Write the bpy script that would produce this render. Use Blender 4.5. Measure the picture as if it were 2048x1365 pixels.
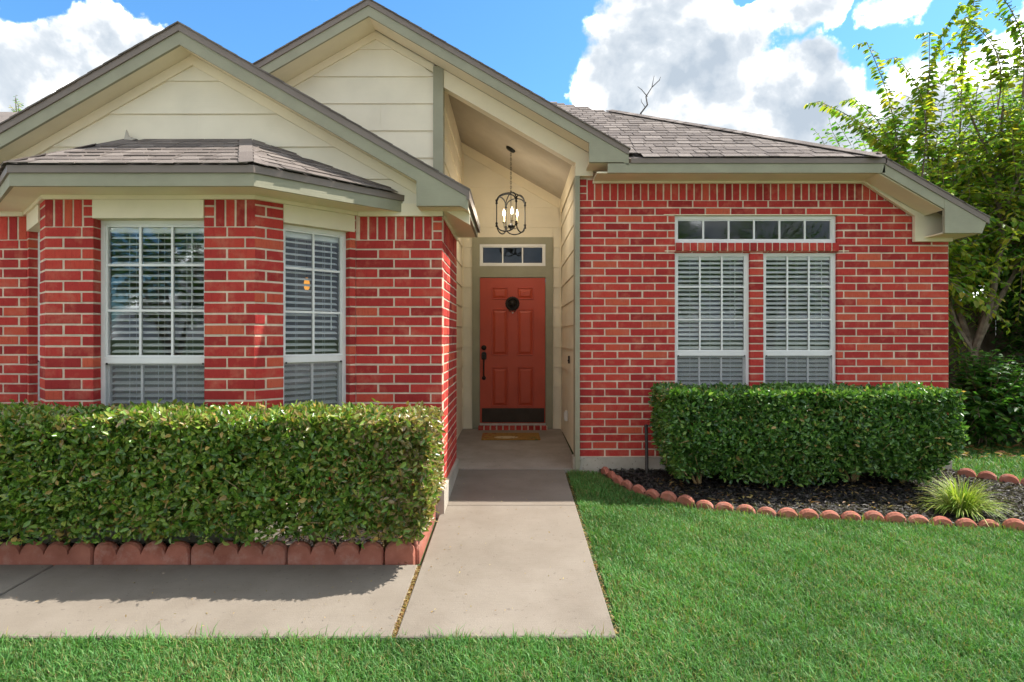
import bpy, math, random
import numpy as np
from mathutils import Vector, Matrix

R = math.radians
random.seed(7)
rng = np.random.default_rng(11)
for o in list(bpy.data.objects):
    bpy.data.objects.remove(o)
scene = bpy.context.scene
COL = scene.collection

# ------------------------------------------------------------------ camera
cam_data = bpy.data.cameras.new('camera')
cam = bpy.data.objects.new('camera', cam_data)
COL.objects.link(cam)
cam.location = (0, 0, 1.33)
cam.rotation_euler = (R(90), 0, 0)
cam_data.sensor_width = 36
cam_data.lens = 20.92
cam_data.shift_x = -0.0015
cam_data.shift_y = -0.0037
cam_data.clip_start = 0.05
cam_data.clip_end = 2000
scene.camera = cam

# ------------------------------------------------------------------ light
SUN = Vector((0.68, 0.21, 1.0)).normalized()
sun_data = bpy.data.lights.new('sun', 'SUN')
sun_data.energy = 2.0
sun_data.angle = R(0.53)
sun_data.color = (1.0, 0.95, 0.87)
sun = bpy.data.objects.new('sun', sun_data)
COL.objects.link(sun)
sun.location = SUN * 40
sun.rotation_euler = SUN.to_track_quat('Z', 'Y').to_euler()

world = bpy.data.worlds.new('World')
scene.world = world
world.use_nodes = True
SKY_STRENGTH = 0.15
scene.view_settings.view_transform = 'Standard'
scene.view_settings.look = 'None'
scene.view_settings.exposure = 2.25
scene.view_settings.gamma = 1
scene.view_settings.use_curve_mapping = False
scene.cycles.use_denoising = True
scene.cycles.max_bounces = 8
scene.cycles.transparent_max_bounces = 16
scene.cycles.caustics_reflective = False
scene.cycles.caustics_refractive = False


class NT:
    """small helper for node trees"""
    def __init__(s, tree):
        s.t = tree
        s.t.nodes.clear()

    def n(s, typ, **kw):
        nd = s.t.nodes.new(typ)
        for k, v in kw.items():
            if k.startswith('i_'):
                key = k[2:]
                key = int(key) if key.isdigit() else key.replace('_', ' ')
                s.set(nd.inputs[key], v)
            else:
                setattr(nd, k, v)
        return nd

    def set(s, sock, v):
        if isinstance(v, bpy.types.NodeSocket):
            s.t.links.new(v, sock)
        elif isinstance(v, bpy.types.Node):
            s.t.links.new(v.outputs[0], sock)
        else:
            sock.default_value = v

    def math(s, op, a, b=0.0, c=None, clamp=False):
        nd = s.t.nodes.new('ShaderNodeMath')
        nd.operation = op
        nd.use_clamp = clamp
        s.set(nd.inputs[0], a)
        s.set(nd.inputs[1], b)
        if c is not None:
            s.set(nd.inputs[2], c)
        return nd.outputs[0]

    def mix(s, fac, a, b, mode='MIX'):
        nd = s.t.nodes.new('ShaderNodeMix')
        nd.data_type = 'RGBA'
        nd.blend_type = mode
        nd.clamp_factor = True
        s.set(nd.inputs[0], fac)
        s.set(nd.inputs[6], a if isinstance(a, (bpy.types.NodeSocket, bpy.types.Node)) else (*a[:3], 1))
        s.set(nd.inputs[7], b if isinstance(b, (bpy.types.NodeSocket, bpy.types.Node)) else (*b[:3], 1))
        return nd.outputs[2]

    def ramp(s, fac, stops, interp='LINEAR'):
        nd = s.t.nodes.new('ShaderNodeValToRGB')
        nd.color_ramp.interpolation = interp
        e = nd.color_ramp.elements
        while len(e) < len(stops):
            e.new(0.5)
        for k, (p, c) in enumerate(stops):
            e[k].position = p
            e[k].color = (*c[:3], 1)
        s.set(nd.inputs[0], fac)
        return nd.outputs[0]

    def maprange(s, v, a, b, c=0.0, d=1.0, smooth=False):
        nd = s.t.nodes.new('ShaderNodeMapRange')
        if smooth:
            nd.interpolation_type = 'SMOOTHSTEP'
        s.set(nd.inputs[0], v)
        for i, x in enumerate((a, b, c, d)):
            nd.inputs[i + 1].default_value = x
        return nd.outputs[0]

    def noise(s, vec, scale, detail=4, rough=0.55, dist=0.0):
        nd = s.t.nodes.new('ShaderNodeTexNoise')
        if vec is not None:
            s.set(nd.inputs['Vector'], vec)
        nd.inputs['Scale'].default_value = scale
        nd.inputs['Detail'].default_value = detail
        nd.inputs['Roughness'].default_value = rough
        nd.inputs['Distortion'].default_value = dist
        return nd.outputs[0]


def build_world():
    t = NT(world.node_tree)
    tc = t.n('ShaderNodeTexCoord')
    d = tc.outputs['Generated']
    sky = t.n('ShaderNodeTexSky', sky_type='NISHITA')
    sky.sun_disc = False
    sky.sun_elevation = math.asin(SUN.z)
    sky.sun_rotation = math.atan2(SUN.x, SUN.y)
    sky.air_density = 1.0
    sky.dust_density = 0.6
    sky.ozone_density = 2.2

    def direction(px, py):
        return Vector(((px - 1027) / 1190, 1, (675 - py) / 1190)).normalized()
    nrm = t.n('ShaderNodeVectorMath', operation='NORMALIZE')
    t.set(nrm.inputs[0], d)
    # warp the direction so that cloud edges billow
    n1 = t.n('ShaderNodeTexNoise')
    t.set(n1.inputs['Vector'], nrm)
    n1.inputs['Scale'].default_value = 9.0
    n1.inputs['Detail'].default_value = 7
    n1.inputs['Roughness'].default_value = 0.56
    sub = t.n('ShaderNodeVectorMath', operation='SUBTRACT')
    t.set(sub.inputs[0], n1.outputs['Color'])
    sub.inputs[1].default_value = (0.5, 0.5, 0.5)
    sc = t.n('ShaderNodeVectorMath', operation='SCALE')
    t.set(sc.inputs[0], sub)
    sc.inputs['Scale'].default_value = 0.17
    add = t.n('ShaderNodeVectorMath', operation='ADD')
    t.set(add.inputs[0], nrm)
    t.set(add.inputs[1], sc)
    wn = add.outputs[0]
    total = None
    # cumulus heaps (direction px, angular radius, weight)
    heaps = [(1330, 60, .125, 1), (1290, 190, .115, 1), (1420, 130, .10, 1), (1250, 260, .085, .9), (1440, 250, .11, 1),
             (1580, 255, .088, 1), (1700, 285, .085, 1), (1560, 175, .06, .9), (1640, 190, .06, .9), (1830, 260, .085, 1),
             (1960, 235, .10, 1), (1530, 70, .052, .75), (1640, 20, .05, .7), (1800, 5, .05, .5),
             (215, 105, .066, 1), (270, 90, .045, .9), (60, 180, .08, 1), (130, 120, .05, .8), (-60, 150, .08, 1), (20, 240, .08, 1),
             (1330, -110, .11, 1), (640, 30, .018, .6), (2200, 160, .12, 1), (-300, 100, .14, 1)]
    for px, py, r, w in heaps:
        c = direction(px, py)
        dist = t.n('ShaderNodeVectorMath', operation='DISTANCE')
        t.set(dist.inputs[0], wn)
        dist.inputs[1].default_value = c
        m = t.maprange(dist.outputs['Value'], r * 1.25, r * 0.35, 0, w)
        total = m if total is None else t.math('MAXIMUM', total, m)
    # noise cumulus: thinned inside the view, cover outside it raised to add fill light
    big = t.noise(wn, 2.6, 3, 0.5)
    dv = t.n('ShaderNodeVectorMath', operation='DISTANCE')
    t.set(dv.inputs[0], wn)
    dv.inputs[1].default_value = direction(900, 60)
    away = t.maprange(dv.outputs['Value'], 0.45, 1.02, -0.22, 0.0)
    big = t.maprange(t.math('ADD', big, away), 0.41, 0.50, 0, 1)
    total = t.math('MAXIMUM', total, big)
    fine = t.noise(nrm, 26, 6, 0.6)
    dens = t.math('ADD', total, t.math('MULTIPLY', t.math('SUBTRACT', fine, 0.5), 0.45))
    mask = t.maprange(dens, 0.22, 0.50, 0, 1, True)
    # light and grey inside the clouds: billows lit from the sun's side
    off = t.n('ShaderNodeVectorMath', operation='ADD')
    t.set(off.inputs[0], nrm)
    off.inputs[1].default_value = SUN * 0.035
    b1 = t.noise(nrm, 7.0, 6, 0.55, 0.25)
    b2 = t.noise(off, 7.0, 6, 0.55, 0.25)
    relief = t.math('SUBTRACT', b1, b2)
    edge = t.maprange(dens, 0.45, 1.05, 1, 0)
    lum = t.math('ADD', t.math('MULTIPLY', relief, 3.2), t.math('ADD', t.math('MULTIPLY', edge, 0.62), 0.20), clamp=True)
    cloud = t.ramp(lum, [(0, (0.122, 0.142, 0.165)), (0.40, (0.172, 0.187, 0.203)), (0.64, (0.245, 0.25, 0.255)), (0.80, (0.72, 0.72, 0.71)), (1, (1.75, 1.73, 1.70))])
    gain = t.n('ShaderNodeVectorMath', operation='SCALE')
    t.set(gain.inputs[0], cloud)
    gain.inputs['Scale'].default_value = 6.4
    skyg = t.mix(1.0, sky.outputs[0], (0.178, 0.310, 0.385), 'MULTIPLY')
    out = t.mix(mask, skyg, gain.outputs[0])
    bg = t.n('ShaderNodeBackground')
    t.set(bg.inputs['Color'], out)
    bg.inputs['Strength'].default_value = SKY_STRENGTH
    wo = t.n('ShaderNodeOutputWorld')
    t.set(wo.inputs['Surface'], bg)


build_world()

# ------------------------------------------------------------------ materials
M = {}


def new_mat(name):
    m = bpy.data.materials.new(name)
    m.use_nodes = True
    t = NT(m.node_tree)
    out = t.n('ShaderNodeOutputMaterial')
    bs = t.n('ShaderNodeBsdfPrincipled')
    t.set(out.inputs['Surface'], bs)
    M[name] = m
    return m, t, bs, out


def bump(t, bs, h, strength=0.3, dist=0.01):
    b = t.n('ShaderNodeBump')
    b.inputs['Strength'].default_value = strength
    b.inputs['Distance'].default_value = dist
    t.set(b.inputs['Height'], h)
    t.set(bs.inputs['Normal'], b)


def piece_random(t):
    oi = t.n('ShaderNodeObjectInfo')
    ge = t.n('ShaderNodeNewGeometry')
    s = t.math('ADD', oi.outputs['Random'], ge.outputs['Random Per Island'])
    return t.math('FRACT', t.math('MULTIPLY', s, 7.31))


def world_pos(t):
    return t.n('ShaderNodeNewGeometry').outputs['Position']


def stretched(t, sx, sy, sz):
    mp = t.n('ShaderNodeMapping')
    t.set(mp.inputs['Vector'], world_pos(t))
    mp.inputs['Scale'].default_value = (sx, sy, sz)
    return mp.outputs[0]


def m_brick():
    m, t, bs, o = new_mat('brick')
    r = piece_random(t)
    col = t.ramp(r, [(0, (0.31, 0.034, 0.032)), (0.28, (0.42, 0.044, 0.039)), (0.62, (0.49, 0.054, 0.044)), (0.86, (0.53, 0.068, 0.048)), (1, (0.56, 0.115, 0.062))])
    p = world_pos(t)
    cl = t.noise(p, 9, 4, 0.6)
    col = t.mix(t.maprange(cl, 0.50, 0.75, 0, 0.8), col, (0.52, 0.15, 0.10))
    st = t.noise(stretched(t, 90, 90, 14), 1.0, 3, 0.6)
    col = t.mix(t.maprange(st, 0.52, 0.8, 0, 0.4), col, (0.22, 0.018, 0.02))
    sp = t.noise(p, 210, 2, 0.5)
    col = t.mix(t.maprange(sp, 0.66, 0.74, 0, 0.8), col, (0.06, 0.015, 0.015))
    wht = t.noise(p, 33, 5, 0.7)
    col = t.mix(t.maprange(wht, 0.68, 0.82, 0, 0.55), col, (0.55, 0.36, 0.29))
    t.set(bs.inputs['Base Color'], col)
    bs.inputs['Roughness'].default_value = 0.95
    bs.inputs['Specular IOR Level'].default_value = 0.12
    bump(t, bs, t.math('ADD', sp, t.math('MULTIPLY', st, 1.2)), 0.5, 0.004)


def m_simple(name, col, rough=0.6, var=0.12, scale=6, bstr=0.15, bscale=60, spec=0.4, metal=0.0, dark=None, grain=None):
    m, t, bs, o = new_mat(name)
    p = world_pos(t)
    n = t.noise(p, scale, 5, 0.6)
    d = dark or tuple(c * (1 - var * 2) for c in col)
    l = tuple(min(1, c * (1 + var)) for c in col)
    c = t.ramp(n, [(0.3, d), (0.7, l)])
    t.set(bs.inputs['Base Color'], c)
    bs.inputs['Roughness'].default_value = rough
    bs.inputs['Specular IOR Level'].default_value = spec
    bs.inputs['Metallic'].default_value = metal
    if bstr:
        v = p if grain is None else stretched(t, *grain)
        bump(t, bs, t.noise(v, bscale if grain is None else 1.0, 4, 0.6), bstr, 0.004)
    return m, t, bs


def m_leaf(name, rough=0.38, trans=0.35, spec=0.5):
    m, t, bs, o = new_mat(name)
    at = t.n('ShaderNodeAttribute', attribute_name='leafcol')
    t.set(bs.inputs['Base Color'], at.outputs['Color'])
    bs.inputs['Roughness'].default_value = rough
    bs.inputs['Specular IOR Level'].default_value = spec
    tr = t.n('ShaderNodeBsdfTranslucent')
    tc = t.mix(1.0, at.outputs['Color'], (1.15, 1.25, 0.55), 'MULTIPLY')
    t.set(tr.inputs['Color'], tc)
    mx = t.n('ShaderNodeMixShader')
    mx.inputs[0].default_value = trans
    t.set(mx.inputs[1], bs)
    t.set(mx.inputs[2], tr)
    t.set(o.inputs['Surface'], mx)


def make_materials():
    m_brick()
    m_simple('mortar', (0.68, 0.53, 0.41), 0.95, 0.13, 9, 0.8, 160, 0.15)
    m_simple('cream_paint', (0.80, 0.70, 0.51), 0.62, 0.055, 1.7, 0.22, 0, 0.3, grain=(6, 6, 130))
    m_simple('siding_paint', (0.79, 0.71, 0.55), 0.6, 0.05, 1.6, 0.35, 0, 0.3, grain=(5, 5, 160))
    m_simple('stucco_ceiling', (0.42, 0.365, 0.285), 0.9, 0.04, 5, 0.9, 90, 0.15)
    m_simple('green_trim', (0.315, 0.300, 0.212), 0.6, 0.06, 4, 0.25, 0, 0.3, grain=(8, 8, 110))
    m_simple('brown_metal', (0.20, 0.158, 0.132), 0.45, 0.05, 3, 0.0, 0, 0.4)
    m_simple('white_vinyl', (0.78, 0.77, 0.74), 0.4, 0.03, 4, 0.05, 40, 0.4)
    m_simple('slat_white', (0.88, 0.88, 0.85), 0.5, 0.02, 4, 0.0, 40, 0.35)
    m_simple('door_paint', (0.48, 0.070, 0.033), 0.42, 0.05, 3, 0.12, 0, 0.4, grain=(160, 160, 6))
    m_simple('dark_bronze', (0.022, 0.018, 0.015), 0.42, 0.1, 30, 0.1, 90, 0.5, metal=0.6)
    m_simple('kick_bronze', (0.045, 0.032, 0.024), 0.38, 0.15, 8, 0.05, 60, 0.5, metal=0.7)
    m_simple('iron', (0.010, 0.010, 0.009), 0.6, 0.2, 40, 0.2, 90, 0.25, metal=0.0)
    m_simple('candle_sleeve', (0.62, 0.52, 0.30), 0.6, 0.05, 20, 0, 0)
    m_simple('threshold_metal', (0.55, 0.52, 0.47), 0.4, 0.1, 12, 0, 0, metal=0.5)
    m, t, bs = m_simple('edging_concrete', (0.40, 0.150, 0.105), 0.92, 0.20, 7, 0.5, 120, 0.15, dark=(0.27, 0.085, 0.055))
    src = bs.inputs['Base Color'].links[0].from_socket
    wn_ = t.noise(world_pos(t), 9, 6, 0.7)
    c = t.mix(t.maprange(wn_, 0.5, 0.72, 0, 0.55), src, (0.56, 0.36, 0.30))
    r_ = piece_random(t)
    c = t.mix(t.math('MULTIPLY', r_, 0.4), c, (0.33, 0.14, 0.10))
    c = t.mix(t.maprange(t.noise(world_pos(t), 16, 5, 0.7), 0.62, 0.78, 0, 0.5), c, (0.12, 0.075, 0.055))
    t.set(bs.inputs['Base Color'], c)
    m_simple('mulch', (0.030, 0.026, 0.025), 0.9, 0.35, 26, 0.8, 60, 0.2)
    m_simple('soil', (0.075, 0.055, 0.038), 0.95, 0.3, 12, 0.6, 60, 0.1)
    m_simple('bark', (0.21, 0.16, 0.115), 0.9, 0.25, 14, 0.6, 0, 0.15, grain=(60, 60, 12))
    m_simple('twig', (0.42, 0.30, 0.15), 0.85, 0.25, 20, 0.2, 60, 0.2)
    m_simple('dead_wood', (0.12, 0.10, 0.09), 0.9, 0.2, 20, 0.3, 60, 0.2)
    m_simple('fence_wood', (0.17, 0.125, 0.085), 0.88, 0.25, 3, 0.4, 0, 0.15, grain=(70, 70, 5))
    m_simple('interior_wall', (0.34, 0.31, 0.24), 0.9, 0.03, 2, 0, 0)
    m_simple('interior_floor', (0.16, 0.11, 0.07), 0.6, 0.1, 3, 0, 0)
    m_simple('amber_cord', (0.03, 0.03, 0.03), 0.6, 0.1, 3, 0, 0)
    m_simple('rod_metal', (0.06, 0.055, 0.05), 0.6, 0.2, 30, 0.2, 60, metal=0.4)
    m_simple('outlet_plastic', (0.62, 0.60, 0.54), 0.45, 0.04, 5, 0, 0)
    m_simple('car_paint', (0.05, 0.06, 0.09), 0.3, 0.05, 3, 0, 0, 0.6)
    m_simple('tan_stucco', (0.50, 0.43, 0.34), 0.9, 0.06, 3, 0.3, 60)
    # shingles: granules and piece-to-piece tone
    m, t, bs, o = new_mat('shingle')
    r = piece_random(t)
    c = t.ramp(r, [(0, (0.085, 0.071, 0.063)), (0.5, (0.140, 0.118, 0.104)), (1, (0.205, 0.176, 0.156))])
    g = t.noise(world_pos(t), 420, 2, 0.7)
    c = t.mix(t.maprange(g, 0.35, 0.7, 0, 0.6), c, (0.24, 0.20, 0.18))
    g2 = t.noise(world_pos(t), 3, 4, 0.6)
    c = t.mix(t.maprange(g2, 0.5, 0.8, 0, 0.35), c, (0.09, 0.075, 0.07))
    t.set(bs.inputs['Base Color'], c)
    bs.inputs['Roughness'].default_value = 0.95
    bs.inputs['Specular IOR Level'].default_value = 0.15
    bump(t, bs, g, 0.6, 0.003)
    # concrete
    for nm, ca, cb in (('bounce_concrete', (0.38, 0.345, 0.30), (0.46, 0.42, 0.37)), ('concrete', (0.182, 0.152, 0.120), (0.236, 0.203, 0.165)), ('porch_concrete', (0.26, 0.218, 0.18), (0.38, 0.33, 0.28)),  # first entry kept pale so unseen paving throws more light back
                       ('foundation_concrete', (0.36, 0.32, 0.26), (0.52, 0.47, 0.39))):
        m, t, bs, o = new_mat(nm)
        p = world_pos(t)
        n = t.noise(p, 2.2, 6, 0.65)
        c = t.ramp(n, [(0.3, ca), (0.7, cb)])
        s = t.noise(p, 130, 3, 0.6)
        c = t.mix(t.maprange(s, 0.62, 0.75, 0, 0.35), c, (0.22, 0.19, 0.165))
        s3 = t.noise(p, 38, 2, 0.5)
        c = t.mix(t.maprange(s3, 0.68, 0.72, 0, 0.6), c, (0.12, 0.10, 0.085))
        s2 = t.noise(p, 0.9, 5, 0.7)
        c = t.mix(t.maprange(s2, 0.5, 0.75, 0, 0.34), c, tuple(v * 0.62 for v in ca))
        t.set(bs.inputs['Base Color'], c)
        bs.inputs['Roughness'].default_value = 0.93
        bs.inputs['Specular IOR Level'].default_value = 0.2
        s4 = t.noise(stretched(t, 6, 210, 6), 1.0, 3, 0.6)
        c2 = t.mix(t.maprange(s4, 0.5, 0.75, 0, 0.16), c, (0.12, 0.10, 0.085))
        t.set(bs.inputs['Base Color'], c2)
        bump(t, bs, t.math('ADD', t.math('ADD', s, s4), t.noise(p, 400, 2, 0.6)), 0.55, 0.003)
    # lawn soil seen between the blades
    m, t, bs, o = new_mat('lawn_ground')
    p = world_pos(t)
    c = t.ramp(t.noise(p, 5, 6, 0.7), [(0.3, (0.030, 0.055, 0.014)), (0.7, (0.060, 0.105, 0.028))])
    t.set(bs.inputs['Base Color'], c)
    bs.inputs['Roughness'].default_value = 0.95
    bump(t, bs, t.noise(p, 90, 4, 0.7), 0.8, 0.02)
    m_leaf('leaf', 0.30, 0.34, 0.65)
    m_leaf('tree_leaf', 0.42, 0.52)
    m_leaf('grass_blade', 0.5, 0.38, 0.35)
    # glass: clear with a mirror-like sheen
    m, t, bs, o = new_mat('glass')
    tr = t.n('ShaderNodeBsdfTransparent')
    tr.inputs['Color'].default_value = (0.99, 1.0, 0.995, 1)
    gl = t.n('ShaderNodeBsdfGlossy')
    gl.inputs['Roughness'].default_value = 0.015
    gl.inputs['Color'].default_value = (0.9, 0.95, 1, 1)
    fr = t.n('ShaderNodeFresnel')
    fr.inputs['IOR'].default_value = 1.52
    f = t.math('MULTIPLY', fr.outputs[0], 0.75, clamp=True)
    mx = t.n('ShaderNodeMixShader')
    t.set(mx.inputs[0], f)
    t.set(mx.inputs[1], tr)
    t.set(mx.inputs[2], gl)
    t.set(o.inputs['Surface'], mx)
    # insect screen
    m, t, bs, o = new_mat('insect_screen')
    bs.inputs['Base Color'].default_value = (0.30, 0.31, 0.32, 1)
    bs.inputs['Roughness'].default_value = 0.8
    tr = t.n('ShaderNodeBsdfTransparent')
    mx = t.n('ShaderNodeMixShader')
    mx.inputs[0].default_value = 0.82
    t.set(mx.inputs[1], bs)
    t.set(mx.inputs[2], tr)
    t.set(o.inputs['Surface'], mx)
    # lit bulbs and amber shade
    for nm, c, s in (('bulb_glow', (1.0, 0.82, 0.55), 2.0), ('amber_glow', (1.0, 0.40, 0.03), 0.20)):
        m, t, bs, o = new_mat(nm)
        bs.inputs['Base Color'].default_value = (*c, 1)
        bs.inputs['Emission Color'].default_value = (*c, 1)
        bs.inputs['Emission Strength'].default_value = s
        bs.inputs['Roughness'].default_value = 0.3
    # coir mat with a printed flower border
    m, t, bs, o = new_mat('coir')
    tc = t.n('ShaderNodeTexCoord')
    n = t.noise(tc.outputs['Object'], 60, 4, 0.7)
    c = t.ramp(n, [(0.3, (0.22, 0.105, 0.018)), (0.7, (0.42, 0.22, 0.045))])
    sep = t.n('ShaderNodeSeparateXYZ')
    t.set(sep.inputs[0], tc.outputs['Object'])
    v = t.n('ShaderNodeTexVoronoi')
    t.set(v.inputs['Vector'], tc.outputs['Object'])
    v.inputs['Scale'].default_value = 14
    petals = t.maprange(v.outputs['Distance'], 0.42, 0.30, 0, 1)
    lft = t.maprange(sep.outputs['X'], -0.13, -0.24, 0, 0.85)
    c = t.mix(t.math('MULTIPLY', petals, lft), c, (0.30, 0.035, 0.015))
    cx = t.math('MULTIPLY', t.math('ADD', sep.outputs['X'], 0.06), 6.2)
    cy = t.math('MULTIPLY', t.math('ADD', sep.outputs['Y'], 0.10), 11.0)
    rr = t.math('ADD', t.math('MULTIPLY', cx, cx), t.math('MULTIPLY', cy, cy))
    c = t.mix(t.math('MULTIPLY', t.maprange(rr, 1.0, 0.8, 0, 0.9), t.maprange(n, 0.35, 0.5, 0.4, 1)), c, (0.62, 0.52, 0.34))
    rgt = t.math('MULTIPLY', t.maprange(sep.outputs['X'], 0.20, 0.27, 0, 0.8), t.maprange(sep.outputs['Y'], -0.03, -0.08, 0, 1))
    c = t.mix(t.math('MULTIPLY', petals, rgt), c, (0.06, 0.11, 0.015))
    wv = t.noise(tc.outputs['Object'], 21, 2, 0.4)
    c = t.mix(t.maprange(wv, 0.63, 0.67, 0, 0.7), c, (0.10, 0.04, 0.012))
    t.set(bs.inputs['Base Color'], c)
    bs.inputs['Roughness'].default_value = 0.95
    bump(t, bs, t.noise(tc.outputs['Object'], 300, 3, 0.7), 1.0, 0.004)


make_materials()

# ------------------------------------------------------------------ mesh helpers


class MB:
    """collects solids (optionally in a panel's local frame) and links them as one mesh object"""
    def __init__(s, mx=None):
        s.v, s.f, s.mx = [], [], mx

    def add(s, verts, faces):
        b = len(s.v)
        if s.mx is not None:
            verts = [s.mx @ Vector(p) for p in verts]
        s.v += [tuple(p) for p in verts]
        s.f += [tuple(b + i for i in f) for f in faces]
        return s

    def hexa(s, p):
        return s.add(p, [(0, 3, 2, 1), (4, 5, 6, 7), (0, 1, 5, 4), (1, 2, 6, 5), (2, 3, 7, 6), (3, 0, 4, 7)])

    def box(s, x0, x1, y0, y1, z0, z1):
        return s.hexa([(x0, y0, z0), (x1, y0, z0), (x1, y1, z0), (x0, y1, z0), (x0, y0, z1), (x1, y0, z1), (x1, y1, z1), (x0, y1, z1)])

    def cbox(s, x0, x1, y0, y1, z0, z1, c=0.003):
        """chamfered box, 26 faces"""
        vs, idx = [], {}
        X, Y, Z = (x0, x1), (y0, y1), (z0, z1)
        for i in (0, 1):
            for j in (0, 1):
                for k in (0, 1):
                    for ax in range(3):
                        p = [X[i], Y[j], Z[k]]
                        for b, q in ((0, i), (1, j), (2, k)):
                            if b != ax:
                                p[b] += c if q == 0 else -c
                        idx[(i, j, k, ax)] = len(vs)
                        vs.append(p)
        fs = []
        for ax in range(3):
            a, b = [q for q in range(3) if q != ax]
            for sd in (0, 1):
                ring = []
                for (p, q) in ((0, 0), (1, 0), (1, 1), (0, 1)):
                    key = [0, 0, 0]
                    key[ax], key[a], key[b] = sd, p, q
                    ring.append(idx[(*key, ax)])
                fs.append(ring)
            for p in (0, 1):
                for q in (0, 1):
                    k0, k1 = [0, 0, 0], [0, 0, 0]
                    k0[a] = k1[a] = p
                    k0[b] = k1[b] = q
                    k0[ax], k1[ax] = 0, 1
                    fs.append([idx[(*k0, a)], idx[(*k1, a)], idx[(*k1, b)], idx[(*k0, b)]])
        for i in (0, 1):
            for j in (0, 1):
                for k in (0, 1):
                    fs.append([idx[(i, j, k, 0)], idx[(i, j, k, 1)], idx[(i, j, k, 2)]])
        return s.add(vs, fs)

    def prism(s, poly, off):
        """polygon of 3D points swept by the vector off"""
        n = len(poly)
        off = Vector(off)
        top = [tuple(Vector(p) + off) for p in poly]
        fs = [tuple(range(n - 1, -1, -1)), tuple(range(n, 2 * n))]
        fs += [(i, (i + 1) % n, n + (i + 1) % n, n + i) for i in range(n)]
        return s.add(list(poly) + top, fs)

    def xz(s, poly, y0, y1):
        return s.prism([(x, y0, z) for x, z in poly], (0, y1 - y0, 0))

    def yz(s, poly, x0, x1):
        return s.prism([(x0, y, z) for y, z in poly], (x1 - x0, 0, 0))

    def xy(s, poly, z0, z1):
        return s.prism([(x, y, z0) for x, y in poly], (0, 0, z1 - z0))

    def tube(s, pts, r, n=6, r1=None):
        pts = [Vector(p) for p in pts]
        m = len(pts)
        rs = r if isinstance(r, (list, tuple)) else [r + ((r1 if r1 is not None else r) - r) * i / max(1, m - 1) for i in range(m)]
        ref = None
        vs = []
        for i, p in enumerate(pts):
            d = (pts[min(i + 1, m - 1)] - pts[max(i - 1, 0)]).normalized()
            if ref is None:
                ref = Vector((1, 0, 0)) if abs(d.x) < 0.8 else Vector((0, 1, 0))
            u = d.cross(ref).normalized()
            w = d.cross(u).normalized()
            ref = -w if False else ref
            for k in range(n):
                a = 2 * math.pi * k / n
                vs.append(p + (u * math.cos(a) + w * math.sin(a)) * rs[i])
        fs = []
        for i in range(m - 1):
            for k in range(n):
                fs.append((i * n + k, i * n + (k + 1) % n, (i + 1) * n + (k + 1) % n, (i + 1) * n + k))
        fs.append(tuple(range(n - 1, -1, -1)))
        fs.append(tuple((m - 1) * n + k for k in range(n)))
        return s.add(vs, fs)

    def lathe(s, prof, origin, axis='Z', n=16):
        o = Vector(origin)
        vs = []
        for r, h in prof:
            for k in range(n):
                a = 2 * math.pi * k / n
                c, sn = math.cos(a) * r, math.sin(a) * r
                vs.append(o + (Vector((c, sn, h)) if axis == 'Z' else Vector((c, h, sn)) if axis == 'Y' else Vector((h, c, sn))))
        m = len(prof)
        fs = [(i * n + k, i * n + (k + 1) % n, (i + 1) * n + (k + 1) % n, (i + 1) * n + k) for i in range(m - 1) for k in range(n)]
        fs.append(tuple(range(n - 1, -1, -1)))
        fs.append(tuple((m - 1) * n + k for k in range(n)))
        return s.add(vs, fs)

    def mesh(s, name):
        me = bpy.data.meshes.new(name)
        me.from_pydata(s.v, [], s.f)
        me.validate()
        import bmesh
        bm = bmesh.new()
        bm.from_mesh(me)
        bmesh.ops.recalc_face_normals(bm, faces=bm.faces)
        bm.to_mesh(me)
        bm.free()
        return me

    def build(s, name, mat, parent=None, smooth=False):
        return link(name, s.mesh(name), mat, parent, smooth)


ROOT_LOC = {}


def link(name, me, mat, parent=None, smooth=False):
    if mat is not None and not me.materials:
        me.materials.append(M[mat])
    if smooth:
        me.polygons.foreach_set('use_smooth', [True] * len(me.polygons))
    o = bpy.data.objects.new(name, me)
    COL.objects.link(o)
    attach(o, parent)
    return o


def attach(o, parent):
    if parent is not None:
        o.parent = parent
        if parent.name in ROOT_LOC:
            o.matrix_parent_inverse = Matrix.Translation(-ROOT_LOC[parent.name])


def thing(name, loc, label, cat, group=None):
    o = bpy.data.objects.new(name, None)
    COL.objects.link(o)
    o.empty_display_size = 0.2
    o.location = loc
    ROOT_LOC[o.name] = Vector(loc)
    tag(o, label, cat, group)
    return o


def tag(o, label, cat, group=None):
    o['label'] = label
    o['category'] = cat
    if group:
        o['group'] = group
    return o


def kind(o, k):
    o['kind'] = k
    return o


def gz(y):
    """height of the ground: level by the house, falling 5 % towards the street"""
    y = max(-3.0, min(6.0, y))
    return -0.052 * (6.0 - y)


# ------------------------------------------------------------------ ground, walks, beds
mb = MB()
ys = [-400, -3, 6, 400]
vs = []
for y in ys:
    for x in (-400, 400):
        vs.append((x, y, gz(y) - 0.035))
mb.add(vs, [(0, 1, 3, 2), (2, 3, 5, 4), (4, 5, 7, 6)])
kind(mb.build('ground', 'lawn_ground'), 'structure')


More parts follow.
